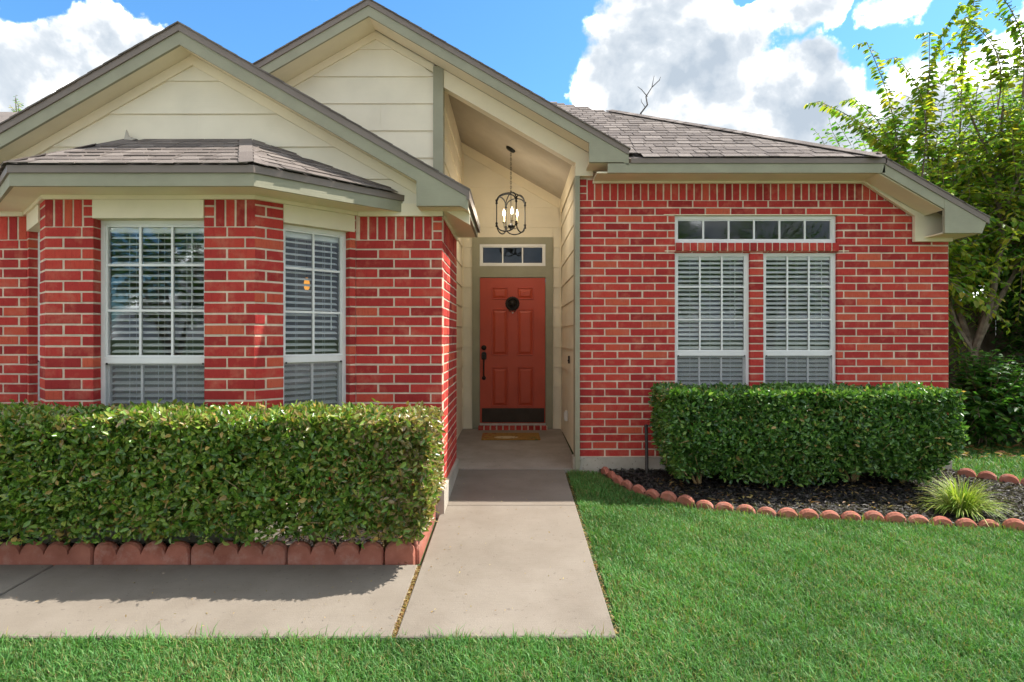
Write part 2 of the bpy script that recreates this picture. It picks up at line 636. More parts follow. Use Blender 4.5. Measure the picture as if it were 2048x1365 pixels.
def sloped_slab(name, x0, x1, y0, y1, mat, th=0.11, lift=0.0):
    m = MB()
    c = 0.006
    z0, z1 = gz(y0) + lift, gz(y1) + lift
    sl = (z1 - z0) / (y1 - y0)
    lo = [(x0, y0, z0 - th), (x1, y0, z0 - th), (x1, y1, z1 - th), (x0, y1, z1 - th)]
    mid = [(x0, y0, z0 - c), (x1, y0, z0 - c), (x1, y1, z1 - c), (x0, y1, z1 - c)]
    top = [(x0 + c, y0 + c, z0 + sl * c), (x1 - c, y0 + c, z0 + sl * c), (x1 - c, y1 - c, z1 - sl * c), (x0 + c, y1 - c, z1 - sl * c)]
    v = lo + mid + top
    f = [(3, 2, 1, 0), (8, 9, 10, 11)]
    for a in (0, 4):
        for i in range(4):
            f.append((a + i, a + (i + 1) % 4, a + 4 + (i + 1) % 4, a + 4 + i))
    m.add(v, f)
    return kind(m.build(name, mat), 'structure')


sloped_slab('path', -0.586, 0.512, 2.96, 4.905, 'concrete')
sloped_slab('path', -0.586, 0.512, 4.915, 5.985, 'concrete')
sloped_slab('path', -2.918, -0.611, 2.96, 3.79, 'concrete', lift=-0.002)
sloped_slab('path', -6.2, -2.932, 2.96, 3.79, 'concrete', lift=-0.002)

kind(MB().box(-60, 60, -13.0, -4.2, -0.75, -0.455).build('bounce_road', 'bounce_concrete'), 'structure')  # unseen street, added to bounce sunlight onto the facade
kind(MB().box(-60, 60, -3.2, -1.9, -0.60, gz(-2) - 0.01).build('path', 'bounce_concrete'), 'structure')  # unseen street sidewalk, pale for the same bounce
sloped_slab('bounce_driveway', -11.6, -6.215, -1.88, 6.6, 'bounce_concrete')  # out of view, added to reflect more light at the house

# planting beds: soil sheets
mb = MB()
lb = [(-6.0, 3.86), (-0.70, 3.86), (-0.70, 4.75), (-6.0, 4.75)]
mb.add([(x, y, gz(y) - 0.012) for x, y in lb], [(0, 1, 2, 3)])
kind(mb.build('planting_bed', 'mulch'), 'structure')


def px_ground(px, py):
    d = 1.642 / ((py - 675) / 1190 + 0.052)
    return ((px - 1027) * d / 1190, d)


# outline of the right-hand bed (metres), front edge from the porch corner round to the right
edge_front = [(0.86, 5.93), (0.905, 5.70), (1.00, 5.40), (1.19, 5.13), (1.36, 4.98), (1.50, 4.865), (1.79, 4.78), (1.94, 4.69), (2.24, 4.63),
              (2.62, 4.60), (2.92, 4.55), (3.24, 4.475), (3.47, 4.44), (3.64, 4.405), (3.83, 4.35), (4.4, 4.17), (5.0, 3.98)]
edge_back = [(4.30, 5.78), (4.66, 5.47), (5.10, 5.16), (5.6, 4.9)]
bed_poly = edge_front + [(5.6, 4.9), (5.1, 5.16), (4.66, 5.47), (4.42, 5.72), (4.42, 6.0), (0.86, 6.0)]
mb = MB()
mb.add([(x, y, gz(y) - 0.008) for x, y in bed_poly], [tuple(range(len(bed_poly)))])
kind(mb.build('mulch_bed', 'mulch'), 'structure')


def in_poly(x, y, poly):
    c = np.zeros(len(x), bool)
    n = len(poly)
    j = n - 1
    for i in range(n):
        xi, yi = poly[i]
        xj, yj = poly[j]
        cond = ((yi > y) != (yj > y)) & (x < (xj - xi) * (y - yi) / (yj - yi + 1e-12) + xi)
        c ^= cond
        j = i
    return c


# ------------------------------------------------------------------ fast leaf / blade meshes
def fast_mesh(name, verts, faces_flat, nper, mat, parent=None, cols=None):
    """faces all with nper corners; cols: per-face rgb"""
    me = bpy.data.meshes.new(name)
    nv, nf = len(verts), len(faces_flat) // nper
    me.vertices.add(nv)
    me.vertices.foreach_set('co', np.asarray(verts, np.float32).ravel())
    me.loops.add(nf * nper)
    me.loops.foreach_set('vertex_index', np.asarray(faces_flat, np.int32))
    me.polygons.add(nf)
    me.polygons.foreach_set('loop_start', np.arange(0, nf * nper, nper, dtype=np.int32))
    if cols is not None:
        a = me.attributes.new('leafcol', 'FLOAT_COLOR', 'FACE')
        c4 = np.ones((nf, 4), np.float32)
        c4[:, :3] = cols
        a.data.foreach_set('color', c4.ravel())
    me.update(calc_edges=True)
    return link(name, me, mat, parent)


def norm_rows(a):
    return a / np.maximum(np.linalg.norm(a, axis=1, keepdims=True), 1e-9)


def leaves_arrays(P, D, N, L, W):
    """leaf blades at P growing along D, facing N: 6 vertices, two quads folded on the midrib"""
    D = norm_rows(D)
    S = norm_rows(np.cross(D, N))
    U = np.cross(S, D)
    L = L[:, None]
    W = W[:, None]
    base = P
    l1 = P + D * L * 0.38 + S * W * 0.5 + U * W * 0.16
    l2 = P + D * L * 0.72 + S * W * 0.36 + U * W * 0.10
    tip = P + D * L - U * L * 0.10
    r2 = P + D * L * 0.72 - S * W * 0.36 + U * W * 0.10
    r1 = P + D * L * 0.38 - S * W * 0.5 + U * W * 0.16
    V = np.stack([base, l1, l2, tip, r2, r1], axis=1).reshape(-1, 3)
    n = len(P)
    q = np.array([0, 1, 2, 3, 0, 3, 4, 5])
    F = (np.arange(n)[:, None] * 6 + q[None, :]).ravel()
    return V, F


def leaf_colors(n, palette, weights, jitter=0.18):
    pal = np.array(palette)
    k = rng.choice(len(pal), n, p=np.array(weights) / sum(weights))
    c = pal[k] * (1 + rng.normal(0, jitter, (n, 1)))
    return np.clip(np.repeat(c, 2, axis=0), 0.004, 0.9)


def rand_unit(n):
    return norm_rows(rng.normal(0, 1, (n, 3)))


# ------------------------------------------------------------------ the house
HLOC = (0.0, 6.0, 0.0)
house = thing('brick_house', HLOC, 'single-storey red brick house with cream siding gables, bay window and red front door', 'house')
PITCH = 0.575
BL, BH, BD, JT = 0.2420, 0.0642, 0.085, 0.0122     # brick face and joint
CO = 0.0762                                          # course height
Z_BRICK = 0.123

brick_mesh_cache = {}


def brick_mesh(l, h, d):
    key = (round(l, 3), round(h, 3), round(d, 3))
    if key not in brick_mesh_cache:
        m = MB()
        m.cbox(-l / 2, l / 2, 0, d, -h / 2, h / 2, 0.0035)
        me = m.mesh('brick')
        me.materials.append(M['brick'])
        brick_mesh_cache[key] = me
    return brick_mesh_cache[key]


ALL_BRICKS = []     # (matrix, l, h, d, wall part, score)


def panel(x, y, ang):
    return Matrix.Translation((x, y, 0)) @ Matrix.Rotation(R(ang), 4, 'Z')


def projected_score(mx, u, z, l, h):
    c = mx @ Vector((u, 0, z))
    nrm = (mx.to_3x3() @ Vector((0, -1, 0)))
    to = Vector((0, 0, 1.33)) - c
    cosv = max(0.0, nrm.dot(to.normalized()))
    px = 1027 + c.x * 1190 / c.y
    if px < 5 or px > 2040:
        return 0
    if c.y < 5 and z < 0.80 and c.x < -0.62:
        return 0
    if c.y > 5.5 and 1.3 < c.x < 4.3 and z < 0.84:
        return 0
    return l * h * cosv * (1190 / c.y) ** 2


def add_brick(mx, part, u, z, l, h, d=BD, proud=0.0, rot=0.0):
    du, dz = random.uniform(-.0012, .0012), random.uniform(-.001, .001)
    pr = proud + random.uniform(-0.0015, 0.0015)
    loc = mx @ Vector((u + du, -pr, z + dz))
    m = Matrix.Translation(loc) @ mx.to_3x3().to_4x4() @ Matrix.Rotation(R(random.uniform(-.35, .35)), 4, 'Y')
    ALL_BRICKS.append((m, l, h, d, part, projected_score(mx, u, z, l, h)))


def lay_course(mx, part, z, segs, odd, anchor=0.0, h=BH, bl=BL):
    pitch = bl + JT
    for (a, b) in segs:
        # joint positions in running bond
        first = anchor + (pitch / 2 if odd else 0)
        k = math.ceil((a - first) / pitch + 1e-6)
        cuts = [a]
        x = first + k * pitch
        while x < b - 1e-4:
            cuts.append(x)
            x += pitch
        cuts.append(b)
        # merge slivers
        i = 1
        while i < len(cuts) - 1:
            if cuts[i] - cuts[i - 1] < 0.06:
                cuts.pop(i)
            elif i == len(cuts) - 2 and cuts[-1] - cuts[i] < 0.06:
                cuts.pop(i)
            else:
                i += 1
        for i in range(len(cuts) - 1):
            x0 = cuts[i] + (JT / 2 if i > 0 else 0)
            x1 = cuts[i + 1] - (JT / 2 if i < len(cuts) - 2 else 0)
            add_brick(mx, part, (x0 + x1) / 2, z, x1 - x0, h)


def soldiers(mx, part, z0, u0, u1, h=0.205, w=0.0645, gap=JT, end_stack=None):
    """a row of upright bricks; end_stack 'l'/'r' puts a pile of three headers at that end"""
    if end_stack == 'r':
        u1 -= 0.082
    if end_stack == 'l':
        u0 += 0.082
    n = max(1, round((u1 - u0 + gap) / (w + gap)))
    ww = (u1 - u0 + gap) / n - gap
    for k in range(n):
        add_brick(mx, part, u0 + ww / 2 + k * (ww + gap), z0 + h / 2, ww, h)
    if end_stack:
        u = u1 + gap + 0.035 if end_stack == 'r' else u0 - gap - 0.035
        for k in range(3):
            add_brick(mx, part, u, z0 + 0.0315 + k * 0.0745, 0.070, 0.063)


def wall_back(mx, name, length, z0, z1, openings, inset=0.0035, thick=0.12, u0=0.0):
    """mortar body of a wall with openings (u0,u1,z0,z1) cut out, slightly wider than the brick opening"""
    g = 0.004
    ops = [(a - g, b + g, c - g, d + g) for a, b, c, d in openings]
    us = sorted({u0, length} | {min(v, length) for o in ops for v in o[:2]})
    zs = sorted({z0, z1} | {v for o in ops for v in o[2:]})
    m = MB(mx)
    for i in range(len(us) - 1):
        # merge vertical runs
        run = None
        for j in range(len(zs) - 1):
            cu, cz = (us[i] + us[i + 1]) / 2, (zs[j] + zs[j + 1]) / 2
            solid = not any(a < cu < b and c < cz < d for a, b, c, d in ops)
            if solid:
                run = [zs[j], zs[j + 1]] if run is None else [run[0], zs[j + 1]]
            if (not solid or j == len(zs) - 2) and run is not None:
                m.box(us[i], us[i + 1], inset, thick, run[0], run[1])
                run = None
    return m.build(name, 'mortar', house)


def segments(length, z, openings, u0=0.0):
    segs = [(u0, length)]
    for a, b, c, d in openings:
        if c < z < d:
            ns = []
            for s, e in segs:
                if b <= s or a >= e:
                    ns.append((s, e))
                else:
                    if a - s > 0.03:
                        ns.append((s, a))
                    if e - b > 0.03:
                        ns.append((b, e))
            segs = ns
    return segs


def brick_wall(mx, length, n_courses, openings, top, anchor=0.0, parity=0, ends=None, u0=0.0, back0=0.0):
    part = wall_back(mx, 'wall', length, -0.05, top, openings, u0=back0)
    for k in range(n_courses):
        z = Z_BRICK + CO * k + CO / 2
        sg = segments(length, z, openings, u0)
        if ends:
            sg = [(a + (ends[0][k % 2] if a == u0 else 0), b - (ends[1][k % 2] if b == length else 0)) for a, b in sg]
        lay_course(mx, part, z, sg, (k + parity) % 2, anchor)
    return part


Z26 = Z_BRICK + 26 * CO      # soldier course of the left wing
Z34 = Z_BRICK + 34 * CO      # soldier course of the right wing
W1 = panel(-1.25, 4.72, 0)
W2 = panel(-0.567, 4.72, 90)
W3 = panel(-3.276, 4.16, 0)
W4 = panel(-1.808, 4.16, 45)
W5 = panel(-3.861, 4.72, -43.75)
W6 = panel(-4.62, 4.72, 0)
W7 = panel(0.667, 6.01, 0)
W8 = panel(4.394, 6.01, 90)
L1, L2, L3, L4, L5, L6, L7 = 0.683, 1.21, 1.468, 0.79, 0.81, 0.759, 3.727

ZW0, ZW1 = 0.50, 2.165       # bay windows
bay_front_open = [(0.339, 1.112, ZW0, 2.45)]
bay_right_open = [(0.205, 0.735, ZW0, 2.45)]
bay_left_open = [(0.07, 0.60, ZW0, 2.45)]
right_open = [(0.963, 2.603, 2.285, 2.560), (0.963, 1.722, 0.62, 2.195), (1.858, 2.603, 0.62, 2.195)]

p1 = brick_wall(W1, L1, 26, [], 2.42, anchor=0.175, parity=0, ends=((0, 0), (0, 0.0965)))
soldiers(W1, p1, Z26, 0.03, L1, end_stack='r')
p2 = brick_wall(W2, L2, 26, [], 2.42, back0=0.014, anchor=0.0965, ends=((0.0965, 0), (0, 0)))
soldiers(W2, p2, Z26, 0.10, L2)
p3 = brick_wall(W3, L3, 26, bay_front_open, 2.42, anchor=0.0, parity=1)
soldiers(W3, p3, Z26, 0.0, 0.339, end_stack='r')
soldiers(W3, p3, Z26, 1.112, L3, end_stack='l')
p4 = brick_wall(W4, L4, 29, bay_right_open, 2.42, anchor=0.205)
p5 = brick_wall(W5, L5, 29, bay_left_open, 2.42, anchor=0.0)
p6 = brick_wall(W6, L6, 26, [], 2.42, anchor=0.06)
soldiers(W6, p6, Z26, 0.0, L6)
p7 = brick_wall(W7, L7, 34, right_open + [(3.06, 3.30, 2.79, 3.2), (3.30, 3.50, 2.66, 3.2), (3.50, 3.90, 2.50, 3.2)], 2.93, anchor=0.0)
soldiers(W7, p7, Z34, 0.082, 2.93, end_stack=None)
for k in range(3):
    add_brick(W7, p7, 0.035, Z34 + 0.0315 + k * 0.0745, 0.070, 0.063)
for u in np.arange(2.968, 3.45, 0.0762):
    hh = max(0.05, 0.205 - max(0, (u - 2.90)) * 0.50)
    add_brick(W7, p7, u, Z34 + hh / 2, 0.0645, hh)
# projecting rowlock between the transom and the windows below
for k in range(22):
    add_brick(W7, p7, 0.963 + 0.0375 + k * 0.0751, 2.24, 0.0645, 0.082, 0.12, proud=0.022)
# side of the right wing and rear walls (turned away from the street)
brick_wall_side = wall_back(W8, 'wall', 6.8, -0.05, 2.42, [], u0=0.02)
for k in range(28):
    lay_course(W8, brick_wall_side, Z_BRICK + CO * k + CO / 2, [(0.1, 6.8)], k % 2)

# three hundred bricks that show largest become parts, the rest one part
ALL_BRICKS.sort(key=lambda b: -b[5])
for (m, l, h, d, part, sc_) in ALL_BRICKS[:300]:
    o = bpy.data.objects.new('brick', brick_mesh(round(l * 200) / 200, h, d))
    COL.objects.link(o)
    o.parent = part
    o.matrix_local = m
rest = MB()
for (m, l, h, d, part, sc_) in ALL_BRICKS[300:]:
    rest.mx = m
    rest.cbox(-l / 2, l / 2, 0, d, -h / 2, h / 2, 0.0035)
kind(rest.build('brickwork', 'brick', house), 'stuff')

# foundation
m = MB()
m.box(-4.64, -3.84, 4.700, 4.86, -0.35, Z_BRICK - 0.002)
m.xy([(-3.87, 4.705), (-3.285, 4.140), (-1.80, 4.140), (-1.235, 4.705), (-1.235, 4.86), (-3.87, 4.86)], -0.40, Z_BRICK - 0.002)
m.box(-1.24, -0.548, 4.700, 4.86, -0.35, Z_BRICK - 0.002)
m.box(-0.70, -0.548, 4.862, 5.93, -0.30, Z_BRICK - 0.002)
m.box(0.60, 4.412, 5.985, 6.14, -0.30, Z_BRICK - 0.002)
m.box(4.25, 4.412, 6.142, 12.9, -0.30, Z_BRICK - 0.002)
m.build('foundation', 'foundation_concrete', house)
# porch slab
m = MB()
m.hexa([(-0.72, 6.0, -0.25), (0.66, 6.0, -0.25), (0.66, 8.5, -0.25), (-0.72, 8.5, -0.25), (-0.72, 6.0, 0.004), (0.66, 6.0, 0.004), (0.66, 8.5, 0.05), (-0.72, 8.5, 0.05)])
m.build('porch_slab', 'porch_concrete', house)

# ---- shell so that the rooms behind the windows are closed and dim
m = MB()
m.box(-4.62, -4.50, 4.85, 12.9, -0.05, 2.5)
m.box(-4.62, 4.394, 12.8, 12.9, -0.05, 2.5)
m.box(-4.50, -0.74, 8.0, 8.08, 0.0, 2.42)
m.box(-0.80, -0.74, 4.86, 8.0, 0.0, 2.42)
m.box(0.72, 0.78, 6.14, 10.5, 0.0, 2.56)
m.box(0.78, 4.24, 10.42, 10.5, 0.0, 2.56)
m.box(4.17, 4.24, 6.14, 10.42, 0.0, 2.56)
m.build('interior_wall', 'interior_wall', house)
m = MB()
m.box(-4.5, -0.8, 4.86, 8.0, -0.02, 0.10)
m.xy([(-3.74, 4.86), (-3.22, 4.29), (-1.86, 4.29), (-1.36, 4.86)], 0.02, 0.10)
m.box(0.78, 4.2, 6.14, 10.42, -0.02, 0.10)
m.build('interior_floor', 'interior_floor', house)
m = MB()
m.box(-4.5, -0.74, 4.86, 8.1, 2.425, 2.45)
m.xy([(-3.86, 4.73), (-3.27, 4.17), (-1.81, 4.17), (-1.26, 4.73), (-1.26, 4.855), (-3.86, 4.855)], 2.425, 2.45)
m.box(0.72, 4.24, 6.12, 10.5, 2.562, 2.58)
m.build('interior_ceiling', 'interior_wall', house)


# ------------------------------------------------------------------ roofs
def roof_line(ax, az, x):
    return az - PITCH * abs(x - ax)


LGX, LGZ, LGD, LGW = -2.533, 3.715, 4.51, 4.72       # left gable: ridge x, ridge z, rake plane, wall plane
PGX, PGZ, PGD, PGW = -1.384, 4.562, 5.68, 6.0         # porch gable
LGR, LGL = -0.345, -4.72
PGR, PGL = 1.10, -3.2
BR, GR_ = 0.065, 0.10                                  # vertical depth of the brown strip and of the green board


def slope_poly(ax, az, x0, x1, top, bot):
    return [(x0, roof_line(ax, az, x0) - bot), (x1, roof_line(ax, az, x1) - bot), (x1, roof_line(ax, az, x1) - top), (x0, roof_line(ax, az, x0) - top)]


roofs = MB()
# roof decks
for (x0, x1, y1) in ((LGL, LGX, 8.5), (LGX, -0.73, 8.5), (-0.73, LGR, 5.93)):
    roofs.xz(slope_poly(LGX, LGZ, x0, x1, 0.012, BR), LGD + 0.022, y1)
for (x0, x1) in ((PGL, PGX), (PGX, PGR)):
    roofs.xz(slope_poly(PGX, PGZ, x0, x1, 0.012, BR), PGD + 0.022, 9.0)
# right wing: front hip plane, right slope
EZ, ED = 3.045, 5.68
RX = 3.547                                             # corner where the clipped eave turns into the rake
HZ = 4.70
run = (HZ - EZ) / PITCH
ridge_x = RX - run
ridge_y = ED + run
RT = 4.535


def front_plane(y):
    return EZ + PITCH * (y - ED)


def right_plane(x):
    return EZ - PITCH * (x - RX)


t0 = 0.012
roofs.prism([(1.14, ED + 0.02, EZ - t0), (RX, ED + 0.02, EZ - t0), (ridge_x, ridge_y, HZ - t0), (-1.40, ridge_y, HZ - t0), (-1.40, 8.30, front_plane(8.30) - t0)], (0, 0, -0.05))
roofs.prism([(RX, ED + 0.022, EZ - t0), (RT, ED + 0.022, right_plane(RT) - t0), (RT, 13.1, right_plane(RT) - t0), (ridge_x, 13.1, HZ - t0), (ridge_x, ridge_y, HZ - t0)], (0, 0, -0.05))
# main roof behind
roofs.prism([(-9.5, 6.2, HZ - PITCH * 2.7), (-1.5, 6.2, HZ - PITCH * 2.7), (-1.5, 8.9, HZ), (-9.5, 8.9, HZ)], (0, 0, -0.05))
roofs.prism([(-9.5, 8.9, HZ), (ridge_x, 8.9, HZ), (ridge_x, 13.2, HZ - PITCH * 4.3), (-9.5, 13.2, HZ - PITCH * 4.3)], (0, 0, -0.05))
roof = roofs.build('roof', 'shingle', house)
# main house body to the far left
m = MB()
m.box(-9.3, -4.64, 6.9, 7.0, -0.05, 3.15)
m.box(-9.3, -9.2, 7.0, 12.9, -0.05, 2.6)
m.build('wall', 'siding_paint', house)

# rake boards
brown, green, soff, frz = [], [], [], []


def rake(ax, az, xl, xr, d, w, sides=('l', 'r'), frieze=0.075):
    for sd in sides:
        x0, x1 = (xl, ax) if sd == 'l' else (ax, xr)
        m = MB(); m.xz(slope_poly(ax, az, x0, x1, 0.008, BR), d - 0.012, d + 0.02); m.build('drip_edge', 'brown_metal', house)
        m = MB(); m.xz(slope_poly(ax, az, x0, x1, BR, BR + GR_), d, d + 0.022); m.build('fascia_board', 'green_trim', house)
        m = MB(); m.xz(slope_poly(ax, az, x0, x1, BR + GR_ - 0.03, BR + GR_ - 0.008), d + 0.0225, w); m.build('soffit', 'cream_paint', house)
        m = MB(); m.xz(slope_poly(ax, az, x0, x1, BR + GR_ - 0.006, BR + GR_ + frieze), w - 0.032, w - 0.002); m.build('frieze_board', 'cream_paint', house)


rake(LGX, LGZ, LGL, LGR, LGD, LGW)
rake(PGX, PGZ, PGL, PGR, PGD, PGW, sides=('l',))
# porch gable, right rake: frieze becomes a deep beam over the porch opening
x0, x1 = PGX, PGR
m = MB(); m.xz(slope_poly(PGX, PGZ, x0, x1, 0.008, BR), PGD - 0.012, PGD + 0.02); m.build('drip_edge', 'brown_metal', house)
m = MB(); m.xz(slope_poly(PGX, PGZ, x0, x1, BR, BR + GR_), PGD, PGD + 0.022); m.build('fascia_board', 'green_trim', house)
m = MB(); m.xz(slope_poly(PGX, PGZ, x0, x1, BR + GR_ - 0.03, BR + GR_ - 0.008), PGD + 0.0225, PGW - 0.05); m.build('soffit', 'cream_paint', house)
m = MB(); m.xz(slope_poly(PGX, PGZ, x0, -0.80, BR + GR_ - 0.006, BR + GR_ + 0.075), PGW - 0.032, PGW - 0.002); m.build('frieze_board', 'cream_paint', house)
m = MB()
m.xz(slope_poly(PGX, PGZ, -0.70, 0.62, BR + GR_ - 0.006, 0.335), PGW - 0.045, PGW + 0.08)
m.xz([(0.62, 2.945), (0.795, 2.945), (0.795, roof_line(PGX, PGZ, 0.795) - 0.16), (0.62, roof_line(PGX, PGZ, 0.62) - 0.16)], PGW - 0.045, PGW + 0.08)
m.build('porch_beam', 'cream_paint', house)
m = MB(); m.box(-0.803, -0.702, PGW - 0.055, PGW + 0.05, 2.3, roof_line(PGX, PGZ, -0.803) - 0.19); m.build('corner_board', 'green_trim', house)
m = MB(); m.box(0.617, 0.664, 5.955, 6.12, 0.01, 2.945); m.build('corner_board', 'green_trim', house)


# boxed ends of the rakes
def end_box(x0, x1, zb, ax, az, d, w, name='rake_return', split=None):
    def tz(x):
        return roof_line(ax, az, x) - BR
    m = MB(); m.xz([(x0, zb), (x1 - 0.03, zb), (x1, tz(x1) - 0.001), (x0, tz(x0) - 0.001)], d - 0.004, d + 0.03)
    m.build(name, 'green_trim', house)
    m = MB(); m.box(x0 + 0.002, x1 - 0.035, d + 0.031, w, zb - 0.002, zb + 0.012)
    m.build('soffit', 'cream_paint', house)


end_box(-0.735, LGR, 2.325, LGX, LGZ, LGD, LGW)
end_box(0.722, PGR, 3.000, PGX, PGZ, PGD, PGW)


def tzr(x):
    return right_plane(x) - BR


m = MB(); m.xz([(4.114, 2.325), (4.47, 2.325), (4.51, tzr(4.51)), (4.114, tzr(4.114))], ED - 0.004, ED + 0.03); m.build('rake_return', 'green_trim', house)
m = MB(); m.box(4.116, 4.47, ED + 0.031, 6.0, 2.323, 2.337); m.box(4.396, 4.47, 6.0, 13.0, 2.323, 2.337); m.build('soffit', 'cream_paint', house)
m = MB(); m.box(4.472, 4.50, ED + 0.031, 13.1, 2.325, 2.43); m.build('fascia_board', 'green_trim', house)
# cream return box round the right-hand end
m = MB()
m.xz([(4.02, 2.29), (4.40, 2.29), (4.40, 2.49), (4.20, 2.60), (4.02, 2.62)], 5.958, 6.0)
m.build('frieze_board', 'cream_paint', house)
# left wing, eave along the porch side
m = MB(); m.box(-0.565, LGR - 0.035, LGW, 5.93, 2.323, 2.337); m.build('soffit', 'cream_paint', house)
m = MB(); m.box(LGR - 0.034, LGR - 0.012, LGD + 0.031, 5.93, 2.325, 2.395); m.build('fascia_board', 'green_trim', house)
m = MB(); m.box(LGR - 0.011, LGR + 0.012, LGD - 0.010, 5.935, 2.372, roof_line(LGX, LGZ, LGR) - 0.004); m.build('drip_edge', 'brown_metal', house)
m = MB(); m.box(-0.600, -0.556, 4.70, 5.93, 2.286, 2.3225); m.build('frieze_board', 'cream_paint', house)

# right wing eave: fascia, soffit, frieze
m = MB(); m.box(PGR + 0.02, RX + 0.01, ED - 0.012, ED + 0.02, EZ - 0.055, EZ - 0.008); m.build('drip_edge', 'brown_metal', house)
m = MB(); m.box(0.9, RX, ED, ED + 0.022, EZ - 0.145, EZ - 0.056); m.build('fascia_board', 'green_trim', house)
m = MB(); m.box(0.80, RX - 0.02, ED + 0.0225, 6.0, EZ - 0.143, EZ - 0.128); m.build('soffit', 'cream_paint', house)
m = MB(); m.box(0.797, RX, 5.975, 6.003, 2.878, EZ - 0.144); m.build('frieze_board', 'cream_paint', house)


def rp(x0, x1, a, b):
    return [(x0, right_plane(x0) - b), (x1, right_plane(x1) - b), (x1, right_plane(x1) - a), (x0, right_plane(x0) - a)]


m = MB(); m.xz(rp(RX + 0.0, RT, 0.008, BR), ED - 0.012, ED + 0.02); m.build('drip_edge', 'brown_metal', house)
m = MB(); m.xz([(RX - 0.03, EZ - 0.147), (4.114, right_plane(4.114) - 0.165), (4.114, right_plane(4.114) - BR), (RX, EZ - 0.056)], ED, ED + 0.022); m.build('fascia_board', 'green_trim', house)
m = MB(); m.xz([(RX - 0.05, EZ - 0.146), (4.116, right_plane(4.116) - 0.17), (4.116, right_plane(4.116) - 0.15), (RX - 0.02, EZ - 0.126)], ED + 0.0225, 6.0); m.build('soffit', 'cream_paint', house)
m = MB(); m.xz([(3.50, 2.885), (4.04, 2.53), (4.112, 2.56), (4.112, right_plane(4.112) - 0.172), (3.52, EZ - 0.142)], 5.957, 5.999); m.build('frieze_board', 'cream_paint', house)
m = MB(); m.xz([(4.02, 2.50), (4.112, 2.50), (4.112, 2.60), (4.02, 2.62)], 5.9562, 5.957); m.build('frieze_board', 'cream_paint', house)

# bay roof
BE = [(-3.84, 4.72 - 0.29), (-3.30, 3.875), (-1.692, 3.875), (-0.845, 4.72)]
BEL = (-4.16, 4.72)
BZ0, BZ1 = 2.458, 2.895
BT = [(-3.05, 4.715), (-2.10, 4.715)]
m = MB()
m.prism([(-3.30, 3.885, BZ0 - 0.010), (-1.692, 3.885, BZ0 - 0.010), (-2.07, 4.715, BZ1), (-3.02, 4.715, BZ1)], (0, 0, -0.04))
m.prism([(-1.692, 3.885, BZ0 - 0.010), (-0.855, 4.715, BZ0 - 0.010), (-2.07, 4.715, BZ1)], (0, 0, -0.04))
m.prism([(-4.15, 4.715, BZ0 - 0.010), (-3.30, 3.885, BZ0 - 0.010), (-3.02, 4.715, BZ1)], (0, 0, -0.04))
bay_roof = m.build('bay_roof', 'shingle', house)
eave = [(-4.16, 4.715), (-3.30, 3.875), (-1.692, 3.875), (-0.848, 4.715)]


def inset_path(path, d):
    """path shifted inwards (towards +y)"""
    out = []
    n = len(path)
    for i, p in enumerate(path):
        ns = []
        if i > 0:
            a = Vector(path[i]) - Vector(path[i - 1])
            ns.append(Vector((-a.y, a.x)).normalized())
        if i < n - 1:
            a = Vector(path[i + 1]) - Vector(path[i])
            ns.append(Vector((-a.y, a.x)).normalized())
        b = sum(ns, Vector((0, 0))).normalized()
        k = d / b.dot(ns[0])
        out.append((p[0] + b.x * k, p[1] + b.y * k))
    out[0] = (out[0][0], min(out[0][1], 4.716))
    out[-1] = (out[-1][0], min(out[-1][1], 4.716))
    return out


def strip(name, mat, path, w, z0, z1):
    inn = inset_path(path, w)
    for i in range(3):
        m = MB()
        m.xy([path[i], path[i + 1], inn[i + 1], inn[i]], z0, z1)
        m.build(name, mat, house)


strip('drip_edge', 'brown_metal', eave, 0.03, BZ0 - 0.055, BZ0 - 0.006)
strip('fascia_board', 'green_trim', inset_path(eave, 0.014), 0.022, BZ0 - 0.140, BZ0 - 0.0555)
e2 = inset_path(eave, 0.037)
m = MB(); m.xy(e2 + [(-1.26, 4.716), (-1.808, 4.175), (-3.276, 4.175), (-3.85, 4.716)], BZ0 - 0.138, BZ0 - 0.124); m.build('soffit', 'cream_paint', house)
wl = [(-3.875, 4.70), (-3.285, 4.138), (-1.800, 4.138), (-1.228, 4.70)]
strip('frieze_board', 'cream_paint', wl, 0.024, 2.292, BZ0 - 0.1385)
# headers over the bay windows
for mx, (a, b), ext in ((W3, bay_front_open[0][:2], 0), (W4, bay_right_open[0][:2], 0.04), (W5, bay_left_open[0][:2], 0)):
    m = MB(mx); m.box(a - 0.002, b + ext, -0.010, 0.10, ZW1 - 0.004, 2.291); m.build('window_header', 'cream_paint', house)
# flashing tab at the head of the bay roof
m = MB(); m.prism([(-3.04, 4.64, 2.86), (-2.94, 4.64, 2.875), (-3.01, 4.655, 2.90), (-3.035, 4.66, 2.955)], (0.0, 0.012, 0.004)); m.build('flashing', 'foundation_concrete', house)

# ---- shingles
SH = []   # (matrix, w, h, t, parent, score)


